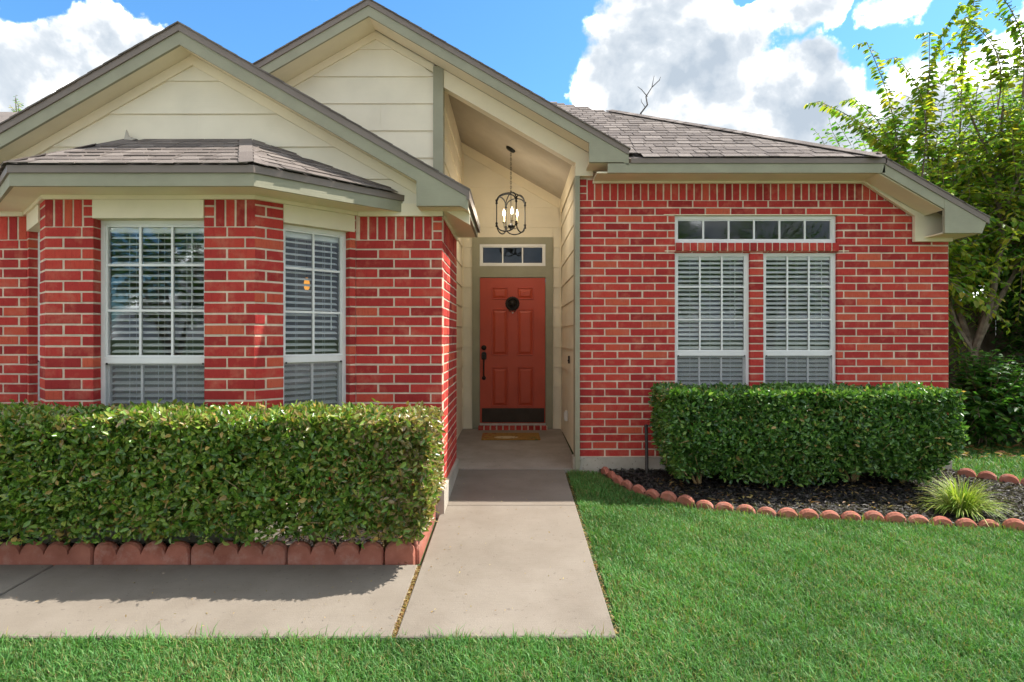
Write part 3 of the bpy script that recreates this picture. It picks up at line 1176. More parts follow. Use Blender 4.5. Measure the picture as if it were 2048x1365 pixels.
def shingle_plane(o, u, v, inside, parent, rows, u_rng, exposure=0.135, score=1.0, jit=0.5, min_w=0.10, max_w=0.20):
    u = Vector(u).normalized()
    v = Vector(v).normalized()
    n = u.cross(v).normalized()
    if n.z < 0:
        n = -n
    o = Vector(o)
    for r in range(rows):
        x = u_rng[0] - random.uniform(0, 0.25)
        while x < u_rng[1]:
            w = random.uniform(min_w, max_w)
            c = o + u * (x + w / 2) + v * (r * exposure)
            q = o + u * (x + w / 2) + v * (r * exposure + exposure * 0.5)
            if inside(q.x, q.y, q.z) and inside(*(o + u * (x + w * 0.15) + v * (r * exposure + 0.03))) and inside(*(o + u * (x + w * 0.85) + v * (r * exposure + 0.03))):
                th = random.choice((0.004, 0.005, 0.007, 0.009))
                tilt = Matrix.Rotation(math.atan2(th * 1.1, exposure * 1.2), 3, u)
                vv = tilt @ v if (tilt @ v).dot(n) < 0 else Matrix.Rotation(-math.atan2(th * 1.1, exposure * 1.2), 3, u) @ v
                nn = u.cross(vv)
                if nn.z < 0:
                    nn = -nn
                m = Matrix((u, vv, nn)).transposed().to_4x4()
                m.translation = c + n * (th + 0.002) - v * random.uniform(0.0, 0.008)
                k = 1190 / max(1, q.y)
                SH.append((m, w - 0.008, exposure * 1.18, th, parent, score * w * k * k))
            x += w
    return


sl = 1 / math.sqrt(1 + PITCH ** 2)
# right wing front plane
shingle_plane((0, ED - 0.02, EZ), (1, 0, 0), (0, 1, PITCH),
              lambda x, y, z: x < RX - (z - EZ) / PITCH - 0.02 and (x > PGR + 0.0 or z > roof_line(PGX, PGZ, x)) and z < HZ, roof, 25, (0.3, 3.6), exposure=0.14, score=1.0)
# hip cap
hv = Vector((ridge_x - RX, ridge_y - ED, HZ - EZ)).normalized()
hu = hv.cross(Vector((0, 0, 1))).normalized()
for k in range(26):
    c = Vector((RX, ED, EZ)) + hv * (k * 0.13)
    for s in (-1, 1):
        uu = (hu * s + Vector((0, 0, -0.36))).normalized()
        nn = uu.cross(hv).normalized()
        nn = nn if nn.z > 0 else -nn
        mm = Matrix((uu, hv, uu.cross(hv))).transposed().to_4x4()
        mm.translation = c + uu * 0.075 + nn * 0.020
        SH.append((mm, 0.15, 0.165, 0.007, roof, 0.9 * (1190 / c.y) ** 2 * 0.15))
# bay roof: three facets
bs_ = (BZ1 - BZ0) / (4.715 - 3.875)


def tri_inside(a, b, c):
    def f(x, y, z=0):
        def s(p, q):
            return (x - q[0]) * (p[1] - q[1]) - (p[0] - q[0]) * (y - q[1])
        d1, d2, d3 = s(a, b), s(b, c), s(c, a)
        return not ((d1 < 0 or d2 < 0 or d3 < 0) and (d1 > 0 or d2 > 0 or d3 > 0))
    return f


def quad_inside(a, b, c, d):
    f1, f2 = tri_inside(a, b, c), tri_inside(a, c, d)
    return lambda x, y, z=0: f1(x, y) or f2(x, y)


shingle_plane((-3.4, 3.862, BZ0), (1, 0, 0), (0, 1, bs_), quad_inside((-3.31, 3.85), (-1.68, 3.85), (-2.06, 4.74), (-3.03, 4.74)), bay_roof, 8, (0, 1.8), exposure=0.118, score=1.2)
e_r = Vector((0.848 - 0.004, 0.84, 0)).normalized()
vr = Vector((-2.07 + 1.692, 4.715 - 3.885, BZ1 - BZ0))
vr = (vr - e_r * vr.dot(e_r))
shingle_plane((-1.692 + 0.012, 3.863, BZ0), e_r, vr, tri_inside((-1.69, 3.84), (-0.80, 4.74), (-2.09, 4.74)), bay_roof, 9, (-0.1, 1.4), exposure=0.118, score=1.0)
e_l = Vector((0.85, -0.83, 0)).normalized()
vl = Vector((-3.02 + 3.30, 4.715 - 3.885, BZ1 - BZ0))
vl = (vl - e_l * vl.dot(e_l))
shingle_plane((-4.15 - 0.015, 4.70, BZ0), e_l, vl, tri_inside((-4.2, 4.74), (-3.30, 3.84), (-3.0, 4.74)), bay_roof, 9, (-0.1, 1.4), exposure=0.118, score=0.5)
for hip0, hip1 in (((-1.692, 3.875, BZ0), (-2.07, 4.715, BZ1)), ((-3.30, 3.875, BZ0), (-3.02, 4.715, BZ1))):
    hv = (Vector(hip1) - Vector(hip0))
    ln = hv.length
    hv.normalize()
    hu = hv.cross(Vector((0, 0, 1))).normalized()
    for k in range(int(ln / 0.115)):
        c = Vector(hip0) + hv * (k * 0.115)
        for s in (-1, 1):
            uu = (hu * s + Vector((0, 0, -0.19))).normalized()
            mm = Matrix((uu, hv, uu.cross(hv))).transposed().to_4x4()
            mm.translation = c + uu * 0.044 + Vector((0, 0, 0.015))
            SH.append((mm, 0.092, 0.15, 0.004, bay_roof, 1.1 * (1190 / c.y) ** 2 * 0.13))
# rake courses seen edge-on
for ax, az, xl, xr, d, dep in ((LGX, LGZ, LGL, LGR, LGD, 0.5), (PGX, PGZ, PGL, PGR, PGD, 0.6)):
    for sgn, xe in ((1, xr), (-1, xl)):
        n = int(abs(xe - ax) / sl / 0.135) + 1
        for r in range(n):
            x = xe - sgn * r * 0.135 * sl + sgn * 0.018
            if (x - ax) * sgn < 0.03:
                continue
            hh = min(0.16, abs(x - ax) / sl)
            y = d - 0.022 - random.uniform(0, 0.006)
            while y < d + dep:
                w = random.uniform(0.18, 0.3)
                vv = Vector((-sgn, 0, PITCH - 0.03)).normalized()
                uu = Vector((0, sgn, 0))
                mm = Matrix((uu, vv, uu.cross(vv))).transposed().to_4x4()
                mm.translation = Vector((x, y + w / 2, roof_line(ax, az, x) + 0.004))
                SH.append((mm, w - 0.003, hh, 0.010, roof, 0.05))
                y += w
x = RX + 0.06
while x < RT + 0.03:
    y = ED - 0.02
    while y < ED + 0.6:
        w = random.uniform(0.18, 0.3)
        vv = Vector((-1, 0, PITCH - 0.03)).normalized()
        uu = Vector((0, 1, 0))
        mm = Matrix((uu, vv, uu.cross(vv))).transposed().to_4x4()
        mm.translation = Vector((x, y + w / 2, right_plane(x) + 0.004))
        SH.append((mm, w - 0.003, 0.16, 0.010, roof, 0.05))
        y += w
    x += 0.135 * sl
SH.sort(key=lambda s: -s[5])
sh_cache = {}
for (m_, w, h, th, par, sc_) in SH[:300]:
    key = (round(w, 2), th, round(h, 3))
    if key not in sh_cache:
        b = MB(); b.box(-key[0] / 2, key[0] / 2, 0, h, -th, 0)
        me = b.mesh('shingle'); me.materials.append(M['shingle']); sh_cache[key] = me
    o = bpy.data.objects.new('shingle', sh_cache[key])
    COL.objects.link(o)
    o.parent = par
    o.matrix_local = m_
b = MB()
for (m_, w, h, th, par, sc_) in SH[300:]:
    b.mx = m_
    b.box(-w / 2, w / 2, 0, h, -th, 0)
kind(b.build('shingle_courses', 'shingle', house), 'stuff')


# ------------------------------------------------------------------ siding
def lap_board(mx, pts_bot, pts_top, parent=house):
    """board between z levels: pts_bot (u0,u1,z), pts_top (u0,u1,z); bottom edge stands proud"""
    (a0, a1, z0), (b0, b1, z1) = pts_bot, pts_top
    lo, hi = max(a0, b0), min(a1, b1)
    if hi - lo > 1.5:
        c = lo + (hi - lo) * random.uniform(0.28, 0.72)
        lap_board(mx, (a0, c - 0.0005, z0), (b0, c - 0.0005, z1), parent)
        a0, b0 = c + 0.0005, c + 0.0005
    m = MB(mx)
    yb, yt = -0.024, -0.011
    m.hexa([(a0, yb, z0), (a1, yb, z0), (a1, 0, z0), (a0, 0, z0), (b0, yt, z1), (b1, yt, z1), (b1, 0, z1), (b0, 0, z1)])
    return m.build('siding_board', 'siding_paint', parent)


I4 = Matrix.Identity(4)
# left gable
wm = MB()
wm.xz([(LGL + 0.1, 2.30), (LGR - 0.25, 2.30), (LGR - 0.25, roof_line(LGX, LGZ, LGR - 0.25) - 0.10), (LGX, LGZ - 0.1), (LGL + 0.1, roof_line(LGX, LGZ, LGL + 0.1) - 0.10)], 4.722, 4.80)
gw = wm.build('wall', 'siding_paint', house)
zl = [2.385, 2.580, 2.835, 3.095, 3.355, 3.60]
for i in range(len(zl) - 1):
    z0, z1 = zl[i], zl[i + 1] + 0.004

    def half(z):
        return max(0.0, (LGZ - 0.165 - z) / PITCH)
    h0, h1 = half(z0), half(min(z1, LGZ - 0.17))
    z1 = min(z1, LGZ - 0.17)
    lap_board(panel(0, 4.722, 0), (max(LGX - h0, -4.55), min(LGX + h0, -0.62), z0), (max(LGX - h1, -4.55), min(LGX + h1, -0.62), z1), gw)
# band over the brick
for xa, xb in ((-4.62, -3.87), (-1.225, -0.556)):
    m = MB(); m.box(xa, xb, 4.690, 4.721, 2.286, 2.384); m.build('frieze_board', 'cream_paint', house)
# porch gable wall
wm = MB()
wm.xz([(-3.1, 2.6), (-0.79, 2.3), (-0.79, roof_line(PGX, PGZ, -0.79) - 0.1), (PGX, PGZ - 0.1), (-3.1, roof_line(PGX, PGZ, -3.1) - 0.1)], 6.002, 6.08)
gw = wm.build('wall', 'siding_paint', house)
zl = [2.59, 2.862, 3.134, 3.407, 3.679, 3.951, 4.225, 4.46]
for i in range(len(zl) - 1):
    z0, z1 = zl[i], zl[i + 1] + 0.004
    z1 = min(z1, PGZ - 0.17)
    h0, h1 = (PGZ - 0.165 - z0) / PITCH, (PGZ - 0.165 - z1) / PITCH
    lap_board(panel(0, 6.002, 0), (max(PGX - h0, -3.05), min(PGX + h0, -0.804), z0), (max(PGX - h1, -3.05), min(PGX + h1, -0.804), z1), gw)
# porch: left wall (faces +x), right wall (faces -x), door wall


def ceil_z(x):
    return 3.26 + PITCH * (0.664 - x)


DW = 8.37
m = MB(); m.yz([(5.94, 0.0), (DW + 0.1, 0.0), (DW + 0.1, ceil_z(-0.73) + 0.1), (6.04, ceil_z(-0.73) + 0.1), (6.04, 2.3), (5.94, 2.3)], -0.80, -0.735); wl_ = m.build('wall', 'siding_paint', house)
m = MB(); m.box(0.690, 0.76, 6.10, DW + 0.1, 0.0, 3.20); wr_ = m.build('wall', 'siding_paint', house)
lines = [0.0] + [2.589 - 0.28 * k for k in range(8, -1, -1)] + [2.869, 3.149, 3.429, 3.709, 3.99]
lines = [z for z in lines if z >= 0.0]
lines[0] = 0.045
for i in range(len(lines) - 1):
    z0, z1 = lines[i], lines[i + 1] + 0.004
    mxl = panel(-0.735, 5.945, 90)
    u_start = 0.0 if z0 < 2.25 else 0.10
    lap_board(mxl, (u_start, DW - 5.945, z0), (u_start, DW - 5.945, z1), wl_)
    if z0 < 3.2:
        mxr = panel(0.690, DW, -90)
        lap_board(mxr, (0.0, DW - 6.122, z0), (0.0, DW - 6.122, min(z1, 3.25)), wr_)
m = MB()
m.xz([(-0.735, 0), (-0.578, 0), (-0.578, 2.73), (0.549, 2.73), (0.549, 0), (0.69, 0), (0.69, ceil_z(0.69)), (-0.735, ceil_z(-0.735))], DW, DW + 0.1)
wd_ = m.build('wall', 'siding_paint', house)
DPX = [(-0.711, -0.574), (0.545, 0.666)]
for i in range(len(lines) - 1):
    z0, z1 = lines[i], lines[i + 1] + 0.004
    mxd = panel(0, DW, 0)
    if z0 < 2.72:
        for a, b in DPX:
            zz1 = z1
            lap_board(mxd, (a, b, z0), (a, b, zz1), wd_)
        if z1 > 2.73:
            lap_board(mxd, (-0.574, 0.545, 2.732), (-0.574, 0.545, z1), wd_)
    else:
        xa = min(0.666, 0.664 - (z0 - 3.13) / PITCH)
        xb = min(0.666, 0.664 - (z1 - 3.13) / PITCH)
        if xb > -0.69:
            lap_board(mxd, (-0.711, xa, z0), (-0.711, xb, z1), wd_)
m = MB(); m.box(-0.735, -0.695, DW - 0.045, DW - 0.0245, 0.045, 3.9); m.box(0.645, 0.668, DW - 0.045, DW - 0.0245, 0.045, 3.25); m.build('corner_trim', 'cream_paint', house)
m = MB(); m.xz([(-0.735, ceil_z(-0.735) - 0.14), (0.69, ceil_z(0.69) - 0.14), (0.69, ceil_z(0.69)), (-0.735, ceil_z(-0.735))], DW - 0.040, DW - 0.022); m.build('frieze_board', 'cream_paint', house)
m = MB(); m.box(0.655, 0.664, 6.14, DW - 0.046, 3.06, ceil_z(0.66)); m.build('frieze_board', 'cream_paint', house)
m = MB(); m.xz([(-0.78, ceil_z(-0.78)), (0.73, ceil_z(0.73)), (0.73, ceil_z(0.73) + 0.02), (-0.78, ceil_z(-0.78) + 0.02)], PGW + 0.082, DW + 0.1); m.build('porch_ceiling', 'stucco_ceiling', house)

# ------------------------------------------------------------------ windows
INT = []


def window(mx, u0, u1, z0, z1, cols, rows_top, rail=None, y0=0.075, cols_low=None, screen=False, label=None, grid_z=None):
    """frame, sashes, muntins and one pane per light; a double-hung window if rail is given"""
    f = 0.030
    m = MB(mx)
    d0, d1 = y0, y0 + 0.06
    m.box(u0, u0 + f, d0, d1, z0, z1)
    m.box(u1 - f, u1, d0, d1, z0, z1)
    m.box(u0 + f, u1 - f, d0, d1, z1 - f, z1)
    m.box(u0 + f, u1 - f, d0, d1, z0, z0 + f)
    w = m.build('window', 'white_vinyl', house)
    if label:
        w['label'] = label
    a, b = u0 + f, u1 - f

    def lights(za, zb, ncol, zs, yy, mu=0.017, wst=0.014):
        # sash stiles
        m = MB(mx)
        m.box(a, a + wst, yy, yy + 0.03, za, zb)
        m.box(b - wst, b, yy, yy + 0.03, za, zb)
        m.box(a + wst, b - wst, yy, yy + 0.03, zb - wst, zb)
        m.box(a + wst, b - wst, yy, yy + 0.03, za, za + wst)
        m.build('sash', 'white_vinyl', w)
        us = [a + wst + (b - a - 2 * wst) * k / ncol for k in range(ncol + 1)]
        zz = [za + wst] + list(zs) + [zb - wst]
        for u in us[1:-1]:
            m = MB(mx); m.box(u - mu / 2, u + mu / 2, yy + 0.004, yy + 0.022, za + wst, zb - wst); m.build('muntin', 'white_vinyl', w)
        for z in zz[1:-1]:
            m = MB(mx); m.box(a + wst, b - wst, yy + 0.002, yy + 0.024, z - mu / 2, z + mu / 2); m.build('muntin', 'white_vinyl', w)
        for i in range(ncol):
            for j in range(len(zz) - 1):
                m = MB(mx); m.box(us[i] + mu / 2, us[i + 1] - mu / 2, yy + 0.010, yy + 0.014, zz[j] + (mu / 2 if j else 0), zz[j + 1] - (mu / 2 if j < len(zz) - 2 else 0))
                m.build('pane', 'glass', w)

    if rail is None:
        lights(z0 + f, z1 - f, cols, [], d0 + 0.012, mu=0.018)
    else:
        m = MB(mx); m.box(a, b, d0 - 0.002, d1, rail - 0.022, rail + 0.022); m.build('meeting_rail', 'white_vinyl', w)
        lights(rail + 0.023, z1 - f, cols, grid_z or [], d0 + 0.008)
        lights(z0 + f, rail - 0.023, cols_low or cols, [], d0 + 0.028)
        if screen:
            m = MB(mx); m.box(a + 0.002, b - 0.002, d0 + 0.010, d0 + 0.0115, z0 + f, rail - 0.024); m.build('insect_screen', 'insect_screen', w)
        for u in (a + 0.008, b - 0.020):
            m = MB(mx); m.box(u, u + 0.012, d0 - 0.006, d0 - 0.001, rail - 0.030, rail - 0.018); m.build('latch', 'iron', w)
    return w


def blind(mx, u0, u1, z0, z1, label, y=0.122, tilt=8, cords=(0.2, 0.5, 0.8)):
    base = mx @ Vector(((u0 + u1) / 2, y, z0))
    r = thing('window_blind', base, label, 'blind', 'window blinds')
    m = MB(mx); m.box(u0, u1, y - 0.012, y + 0.05, z1 - 0.055, z1); m.build('headrail', 'slat_white', r)
    rot = mx.to_3x3().to_4x4()
    sm = MB(); L = u1 - u0 - 0.006
    sm.add([(-L / 2, -0.025, 0), (L / 2, -0.025, 0), (L / 2, 0, 0.004), (-L / 2, 0, 0.004), (L / 2, 0.025, 0), (-L / 2, 0.025, 0),
            (-L / 2, -0.025, -0.003), (L / 2, -0.025, -0.003), (L / 2, 0, 0.001), (-L / 2, 0, 0.001), (L / 2, 0.025, -0.003), (-L / 2, 0.025, -0.003)],
           [(0, 1, 2, 3), (3, 2, 4, 5), (7, 6, 9, 8), (8, 9, 11, 10), (0, 6, 7, 1), (5, 4, 10, 11), (1, 7, 8, 2), (2, 8, 10, 4), (0, 3, 9, 6), (3, 5, 11, 9)])
    me = sm.mesh('slat'); me.materials.append(M['slat_white'])
    z = z1 - 0.085
    while z > z0 + 0.03:
        o = bpy.data.objects.new('slat', me)
        COL.objects.link(o)
        o.parent = r
        o.matrix_parent_inverse = Matrix.Translation(-ROOT_LOC[r.name])
        o.matrix_basis = Matrix.Translation(mx @ Vector(((u0 + u1) / 2, y + 0.018, z))) @ rot @ Matrix.Rotation(R(tilt + random.uniform(-1, 1)), 4, 'X')
        z -= 0.0455
    m = MB(mx); m.box(u0 + 0.003, u1 - 0.003, y - 0.006, y + 0.044, z0, z0 + 0.018); m.build('bottom_rail', 'slat_white', r)
    for c in cords:
        u = u0 + (u1 - u0) * c
        m = MB(mx)
        m.box(u - 0.001, u + 0.001, y - 0.010, y - 0.008, z0 + 0.01, z1 - 0.05)
        m.box(u + 0.012, u + 0.014, y + 0.046, y + 0.048, z0 + 0.01, z1 - 0.05)
        m.build('cord', 'slat_white', r)
    m = MB(mx); m.tube([(u0 + (u1 - u0) * 0.86, y - 0.018, z1 - 0.06), (u0 + (u1 - u0) * 0.86, y - 0.018, z1 - 0.75)], 0.004, 6); m.build('tilt_wand', 'slat_white', r)
    return r


RAIL = 1.165
bf, br_, bl_ = bay_front_open[0], bay_right_open[0], bay_left_open[0]
window(W3, bf[0], bf[1], ZW0, ZW1 - 0.005, 3, 3, RAIL, screen=True, grid_z=[1.52, 1.845], label='bay window facing the street')
window(W4, br_[0], br_[1], ZW0, ZW1 - 0.005, 2, 3, RAIL, y0=0.06, screen=True, grid_z=[1.52, 1.845], label='narrow angled bay window beside the porch')
window(W5, bl_[0], bl_[1], ZW0, ZW1 - 0.005, 2, 3, RAIL, y0=0.06, screen=True, grid_z=[1.52, 1.845])
blind(W3, bf[0] + 0.045, bf[1] - 0.045, 0.56, ZW1 - 0.03, 'open white slat blind behind the front bay window', tilt=22)
blind(W4, br_[0] + 0.04, br_[1] - 0.04, 0.56, ZW1 - 0.03, 'white slat blind behind the angled bay window next to the porch', tilt=22, cords=(0.25, 0.75))
blind(W5, bl_[0] + 0.04, bl_[1] - 0.04, 0.56, ZW1 - 0.03, 'white slat blind behind the far angled bay window', tilt=22, cords=(0.25, 0.75))
r0, r1, r2 = right_open
window(W7, r0[0], r0[1], r0[2], r0[3], 6, 1, None, y0=0.035, label='long transom window of six panes under the eave')
window(W7, r1[0], r1[1], r1[2], r1[3], 3, 3, RAIL, y0=0.035, screen=True, grid_z=[1.51, 1.842])
window(W7, r2[0], r2[1], r2[2], r2[3], 3, 3, RAIL, y0=0.035, screen=True, grid_z=[1.51, 1.842])
blind(W7, r1[0] + 0.035, r1[1] - 0.035, 0.68, r1[3] - 0.02, 'half-closed white slat blind in the window nearer the porch', y=0.078, tilt=33)
blind(W7, r2[0] + 0.035, r2[1] - 0.035, 0.68, r2[3] - 0.02, 'half-closed white slat blind in the window nearer the fence', y=0.078, tilt=33)
# sills and lintels
for mx, (a, b, c, d), y in ((W3, bf, 0.0), (W4, br_, 0.0), (W5, bl_, 0.0), (W7, r1, 0), (W7, r2, 0)):
    m = MB(mx); m.box(a + 0.002, b - 0.002, -0.02, 0.12, c - 0.05, c - 0.001); m.build('window_sill', 'brick', house)
for z, a, b in ((2.563, 0.85, 2.86), (2.197, 0.86, 2.72)):
    m = MB(W7); m.box(a, b, -0.004, 0.06, z, z + 0.008); m.build('lintel', 'cream_paint', house)
m = MB(W7); m.box(0.966, 2.60, -0.016, 0.10, 2.200, 2.279); m.build('mortar_bed', 'mortar', house)

# ------------------------------------------------------------------ door
DX0, DZ0 = -0.470, 0.128
DWD, DH = 0.914, 2.035
DY = DW - 0.03
m = MB()
zt = 2.729
m.box(-0.577, DX0 - 0.004, DW - 0.045, DW + 0.03, 0.052, zt)
m.box(DX0 + DWD + 0.004, 0.5485, DW - 0.045, DW + 0.03, 0.052, zt)
m.box(DX0 - 0.004, DX0 + DWD + 0.004, DW - 0.045, DW + 0.03, 2.634, zt)
m.box(DX0 - 0.004, DX0 + DWD + 0.004, DW - 0.045, DW + 0.03, DZ0 + DH + 0.005, 2.327)
m.build('door_frame', 'green_trim', house)
tw = window(panel(0, DW - 0.04, 0), DX0 - 0.003, DX0 + DWD + 0.003, 2.328, 2.633, 3, 1, None, y0=0.004, label='three-pane transom above the front door')
# slab
m = MB()
m.box(DX0, DX0 + DWD, DY, DY + 0.045, DZ0, DZ0 + DH)
door = m.build('door', 'door_paint', house)
door['label'] = 'six-panel door painted brick red'
for ua, ub in ((0.164, 0.392), (0.522, 0.750)):
    for za, zb in ((1.732, 1.898), (0.948, 1.597), (0.234, 0.784)):
        x0, x1, z0, z1 = DX0 + ua, DX0 + ub, DZ0 + za, DZ0 + zb
        m = MB()
        q = 0.014

        def ring(i, y):
            return [(x0 + i, y, z0 + i), (x1 - i, y, z0 + i), (x1 - i, y, z1 - i), (x0 + i, y, z1 - i)]
        rings = [ring(0, DY + 0.002), ring(0.004, DY - 0.013), ring(0.013, DY - 0.012), ring(0.018, DY - 0.0005), ring(0.022, DY - 0.0005), ring(0.052, DY - 0.015)]
        v = [p for r_ in rings for p in r_]
        f = []
        for k in range(len(rings) - 1):
            for i in range(4):
                f.append((k * 4 + i, k * 4 + (i + 1) % 4, k * 4 + 4 + (i + 1) % 4, k * 4 + 4 + i))
        f.append(tuple(range(len(v) - 4, len(v))))
        m.add(v, f)
        m.build('panel', 'door_paint', door)
m = MB(); m.box(DX0 + 0.026, DX0 + 0.902, DY - 0.004, DY - 0.0005, DZ0 + 0.010, DZ0 + 0.208); m.build('kick_plate', 'kick_bronze', door)
# knocker: toothed ring, head and drop
kc = (DX0 + 0.4545, DY, DZ0 + 1.672)
m = MB()
m.lathe([(0.050, -0.002), (0.090, -0.004), (0.096, -0.012), (0.088, -0.022), (0.072, -0.022), (0.064, -0.012), (0.050, -0.010)], kc, 'Y', 28)
for k in range(24):
    a = 2 * math.pi * k / 24
    c = (kc[0] + math.cos(a) * 0.092, kc[1] - 0.014, kc[2] + math.sin(a) * 0.092)
    m.lathe([(0.002, -0.010), (0.009, -0.006), (0.010, 0.0), (0.009, 0.006), (0.002, 0.010)], c, 'Y', 6)
m.lathe([(0.055, -0.006), (0.050, -0.024), (0.034, -0.042), (0.012, -0.050)], kc, 'Y', 14)
m.lathe([(0.004, -0.066), (0.018, -0.062), (0.022, -0.048), (0.018, -0.034)], (kc[0], kc[1], kc[2] - 0.014), 'Y', 8)
for s in (-1, 1):
    m.lathe([(0.004, -0.05), (0.011, -0.046), (0.012, -0.034)], (kc[0] + s * 0.02, kc[1], kc[2] + 0.016), 'Y', 8)
m.tube([(kc[0] + math.sin(a) * 0.045, kc[1] - 0.045, kc[2] - 0.03 - 0.05 + math.cos(a) * 0.045) for a in np.linspace(-2.6, 2.6, 14)], 0.006, 6)
m.build('knocker', 'dark_bronze', door, True)
m = MB(); m.lathe([(0.004, -0.014), (0.011, -0.012), (0.012, 0.0)], (kc[0] + 0.004, DY, DZ0 + 1.545), 'Y', 10); m.build('peephole', 'threshold_metal', door)
m = MB(); m.lathe([(0.036, 0.0), (0.036, -0.010), (0.030, -0.018), (0.014, -0.026), (0.006, -0.028)], (DX0 + 0.055, DY, DZ0 + 1.055), 'Y', 16); m.build('deadbolt', 'dark_bronze', door, True)
m = MB()
hx = DX0 + 0.055
m.xz([(hx - 0.034, DZ0 + 0.89), (hx + 0.034, DZ0 + 0.89), (hx + 0.036, DZ0 + 0.97), (hx + 0.018, DZ0 + 0.998), (hx - 0.018, DZ0 + 0.998), (hx - 0.036, DZ0 + 0.97)], DY - 0.014, DY)
m.tube([(hx, DY - 0.01, DZ0 + 0.905), (hx, DY - 0.05, DZ0 + 0.88), (hx, DY - 0.062, DZ0 + 0.80), (hx, DY - 0.055, DZ0 + 0.70), (hx, DY - 0.030, DZ0 + 0.65), (hx, DY - 0.008, DZ0 + 0.635)], 0.011, 8)
m.box(hx - 0.016, hx + 0.016, DY - 0.05, DY - 0.012, DZ0 + 0.955, DZ0 + 0.963)
m.lathe([(0.030, 0.0), (0.028, -0.010), (0.012, -0.014)], (hx, DY, DZ0 + 0.630), 'Y', 12)
m.build('handle', 'dark_bronze', door)
m = MB(); m.box(DX0 - 0.003, DX0 + DWD + 0.003, DW - 0.075, DW + 0.05, DZ0 - 0.028, DZ0 - 0.002); m.build('threshold', 'threshold_metal', house)
# brick step of rowlocks under the threshold
m = MB(); m.box(-0.485, 0.470, 8.235, 8.37, 0.03, 0.093); stp = m.build('door_step', 'mortar', house)
for k in range(11):
    x = -0.452 + k * 0.0873
    o = bpy.data.objects.new('step_brick', brick_mesh(0.066, 0.085, 0.13))
    COL.objects.link(o); o.parent = stp
    o.matrix_local = Matrix.Translation((x + random.uniform(-.002, .002), 8.222 + random.uniform(-.003, .003), 0.056)) @ Matrix.Rotation(R(random.uniform(-1, 1)), 4, 'Y')
# doorbell and outlet on the porch's right wall
m = MB(); m.box(0.646, 0.664, 7.02, 7.06, 1.02, 1.11); m.box(0.640, 0.6455, 7.033, 7.047, 1.045, 1.062); m.build('doorbell', 'iron', house)
m = MB(); m.box(0.634, 0.665, 7.32, 7.40, 0.30, 0.42); m.box(0.622, 0.6335, 7.335, 7.385, 0.31, 0.40); m.build('outlet_cover', 'outlet_plastic', house)

# door mat
mat_o = bpy.data.objects.new('door_mat', None)
m = MB()
m.cbox(-0.375, 0.375, -0.225, 0.225, 0.0, 0.016, 0.005)
dm = m.build('door_mat', 'coir')
dm.location = (-0.035, 7.72, 0.0355)
dm.rotation_euler = (R(1.05), 0, R(0.6))
tag(dm, 'tan coir doormat with printed flowers on the porch floor', 'doormat')
bpy.data.objects.remove(mat_o)

# ------------------------------------------------------------------ porch lantern
LX, LY = -0.032, 7.36
lz = ceil_z(LX)
lan = thing('pendant_lantern', (LX, LY, 2.60), 'black iron cage lantern with lit candle bulbs hanging from the porch ceiling', 'lantern')
m = MB(Matrix.Translation((LX, LY, lz)) @ Matrix.Rotation(math.atan(PITCH), 4, 'Y'))
m.lathe([(0.02, -0.028), (0.055, -0.022), (0.064, -0.008), (0.064, 0.0)], (0, 0, 0), 'Z', 18)
m.build('canopy', 'iron', lan, True)
m = MB()
z = lz - 0.025
k = 0
while z > 3.135:
    pts = []
    for a in np.linspace(0, 2 * math.pi, 9):
        ca, sa = math.cos(a) * 0.009, math.sin(a) * 0.019
        pts.append((LX + (ca if k % 2 else 0), LY + (0 if k % 2 else ca), z - 0.016 + sa))
    m.tube(pts, 0.0026, 5)
    z -= 0.029
    k += 1
m.build('chain', 'iron', lan)
RC, ZT, ZB, ZTOP = 0.186, 2.985, 2.715, 3.115
angs = [R(20 + 90 * k) for k in range(4)]
for k in range(4):
    c, s = math.cos(angs[k]), math.sin(angs[k])
    m = MB()
    m.tube([(LX + c * RC, LY + s * RC, ZB - 0.02), (LX + c * RC, LY + s * RC, ZT + 0.02)], 0.0080, 6)
    for zz in (ZT + 0.005, ZB - 0.005):
        m.lathe([(0.008, -0.03), (0.016, -0.024), (0.012, 0.0), (0.016, 0.024), (0.008, 0.03)], (LX + c * RC, LY + s * RC, zz), 'Z', 6)
    m.build('cage_bar', 'iron', lan)
    m = MB()
    m.tube([(LX + c * RC * math.cos(t_), LY + s * RC * math.cos(t_), ZT + 0.01 + (ZTOP - ZT - 0.01) * math.sin(t_)) for t_ in np.linspace(0, math.pi / 2, 9)], 0.0075, 6)
    m.build('top_arch', 'iron', lan)
    c2, s2 = math.cos(angs[(k + 1) % 4]), math.sin(angs[(k + 1) % 4])
    for nm, zc, amp in (('side_arch', ZT, 0.085), ('bottom_arch', ZB, -0.095)):
        m = MB()
        pts = []
        for t_ in np.linspace(0, 1, 11):
            x_ = c + (c2 - c) * t_
            y_ = s + (s2 - s) * t_
            pts.append((LX + x_ * RC, LY + y_ * RC, zc + amp * math.sqrt(max(0, 1 - (2 * t_ - 1) ** 2))))
        m.tube(pts, 0.0080, 6)
        m.build(nm, 'iron', lan)
m = MB()
m.tube([(LX, LY, 3.145), (LX, LY, 2.70)], 0.005, 6)
m.lathe([(0.004, 0.04), (0.022, 0.03), (0.040, 0.008), (0.030, -0.012), (0.012, -0.03), (0.016, -0.04), (0.004, -0.05)], (LX, LY, 2.70), 'Z', 12)
m.build('hub', 'iron', lan)
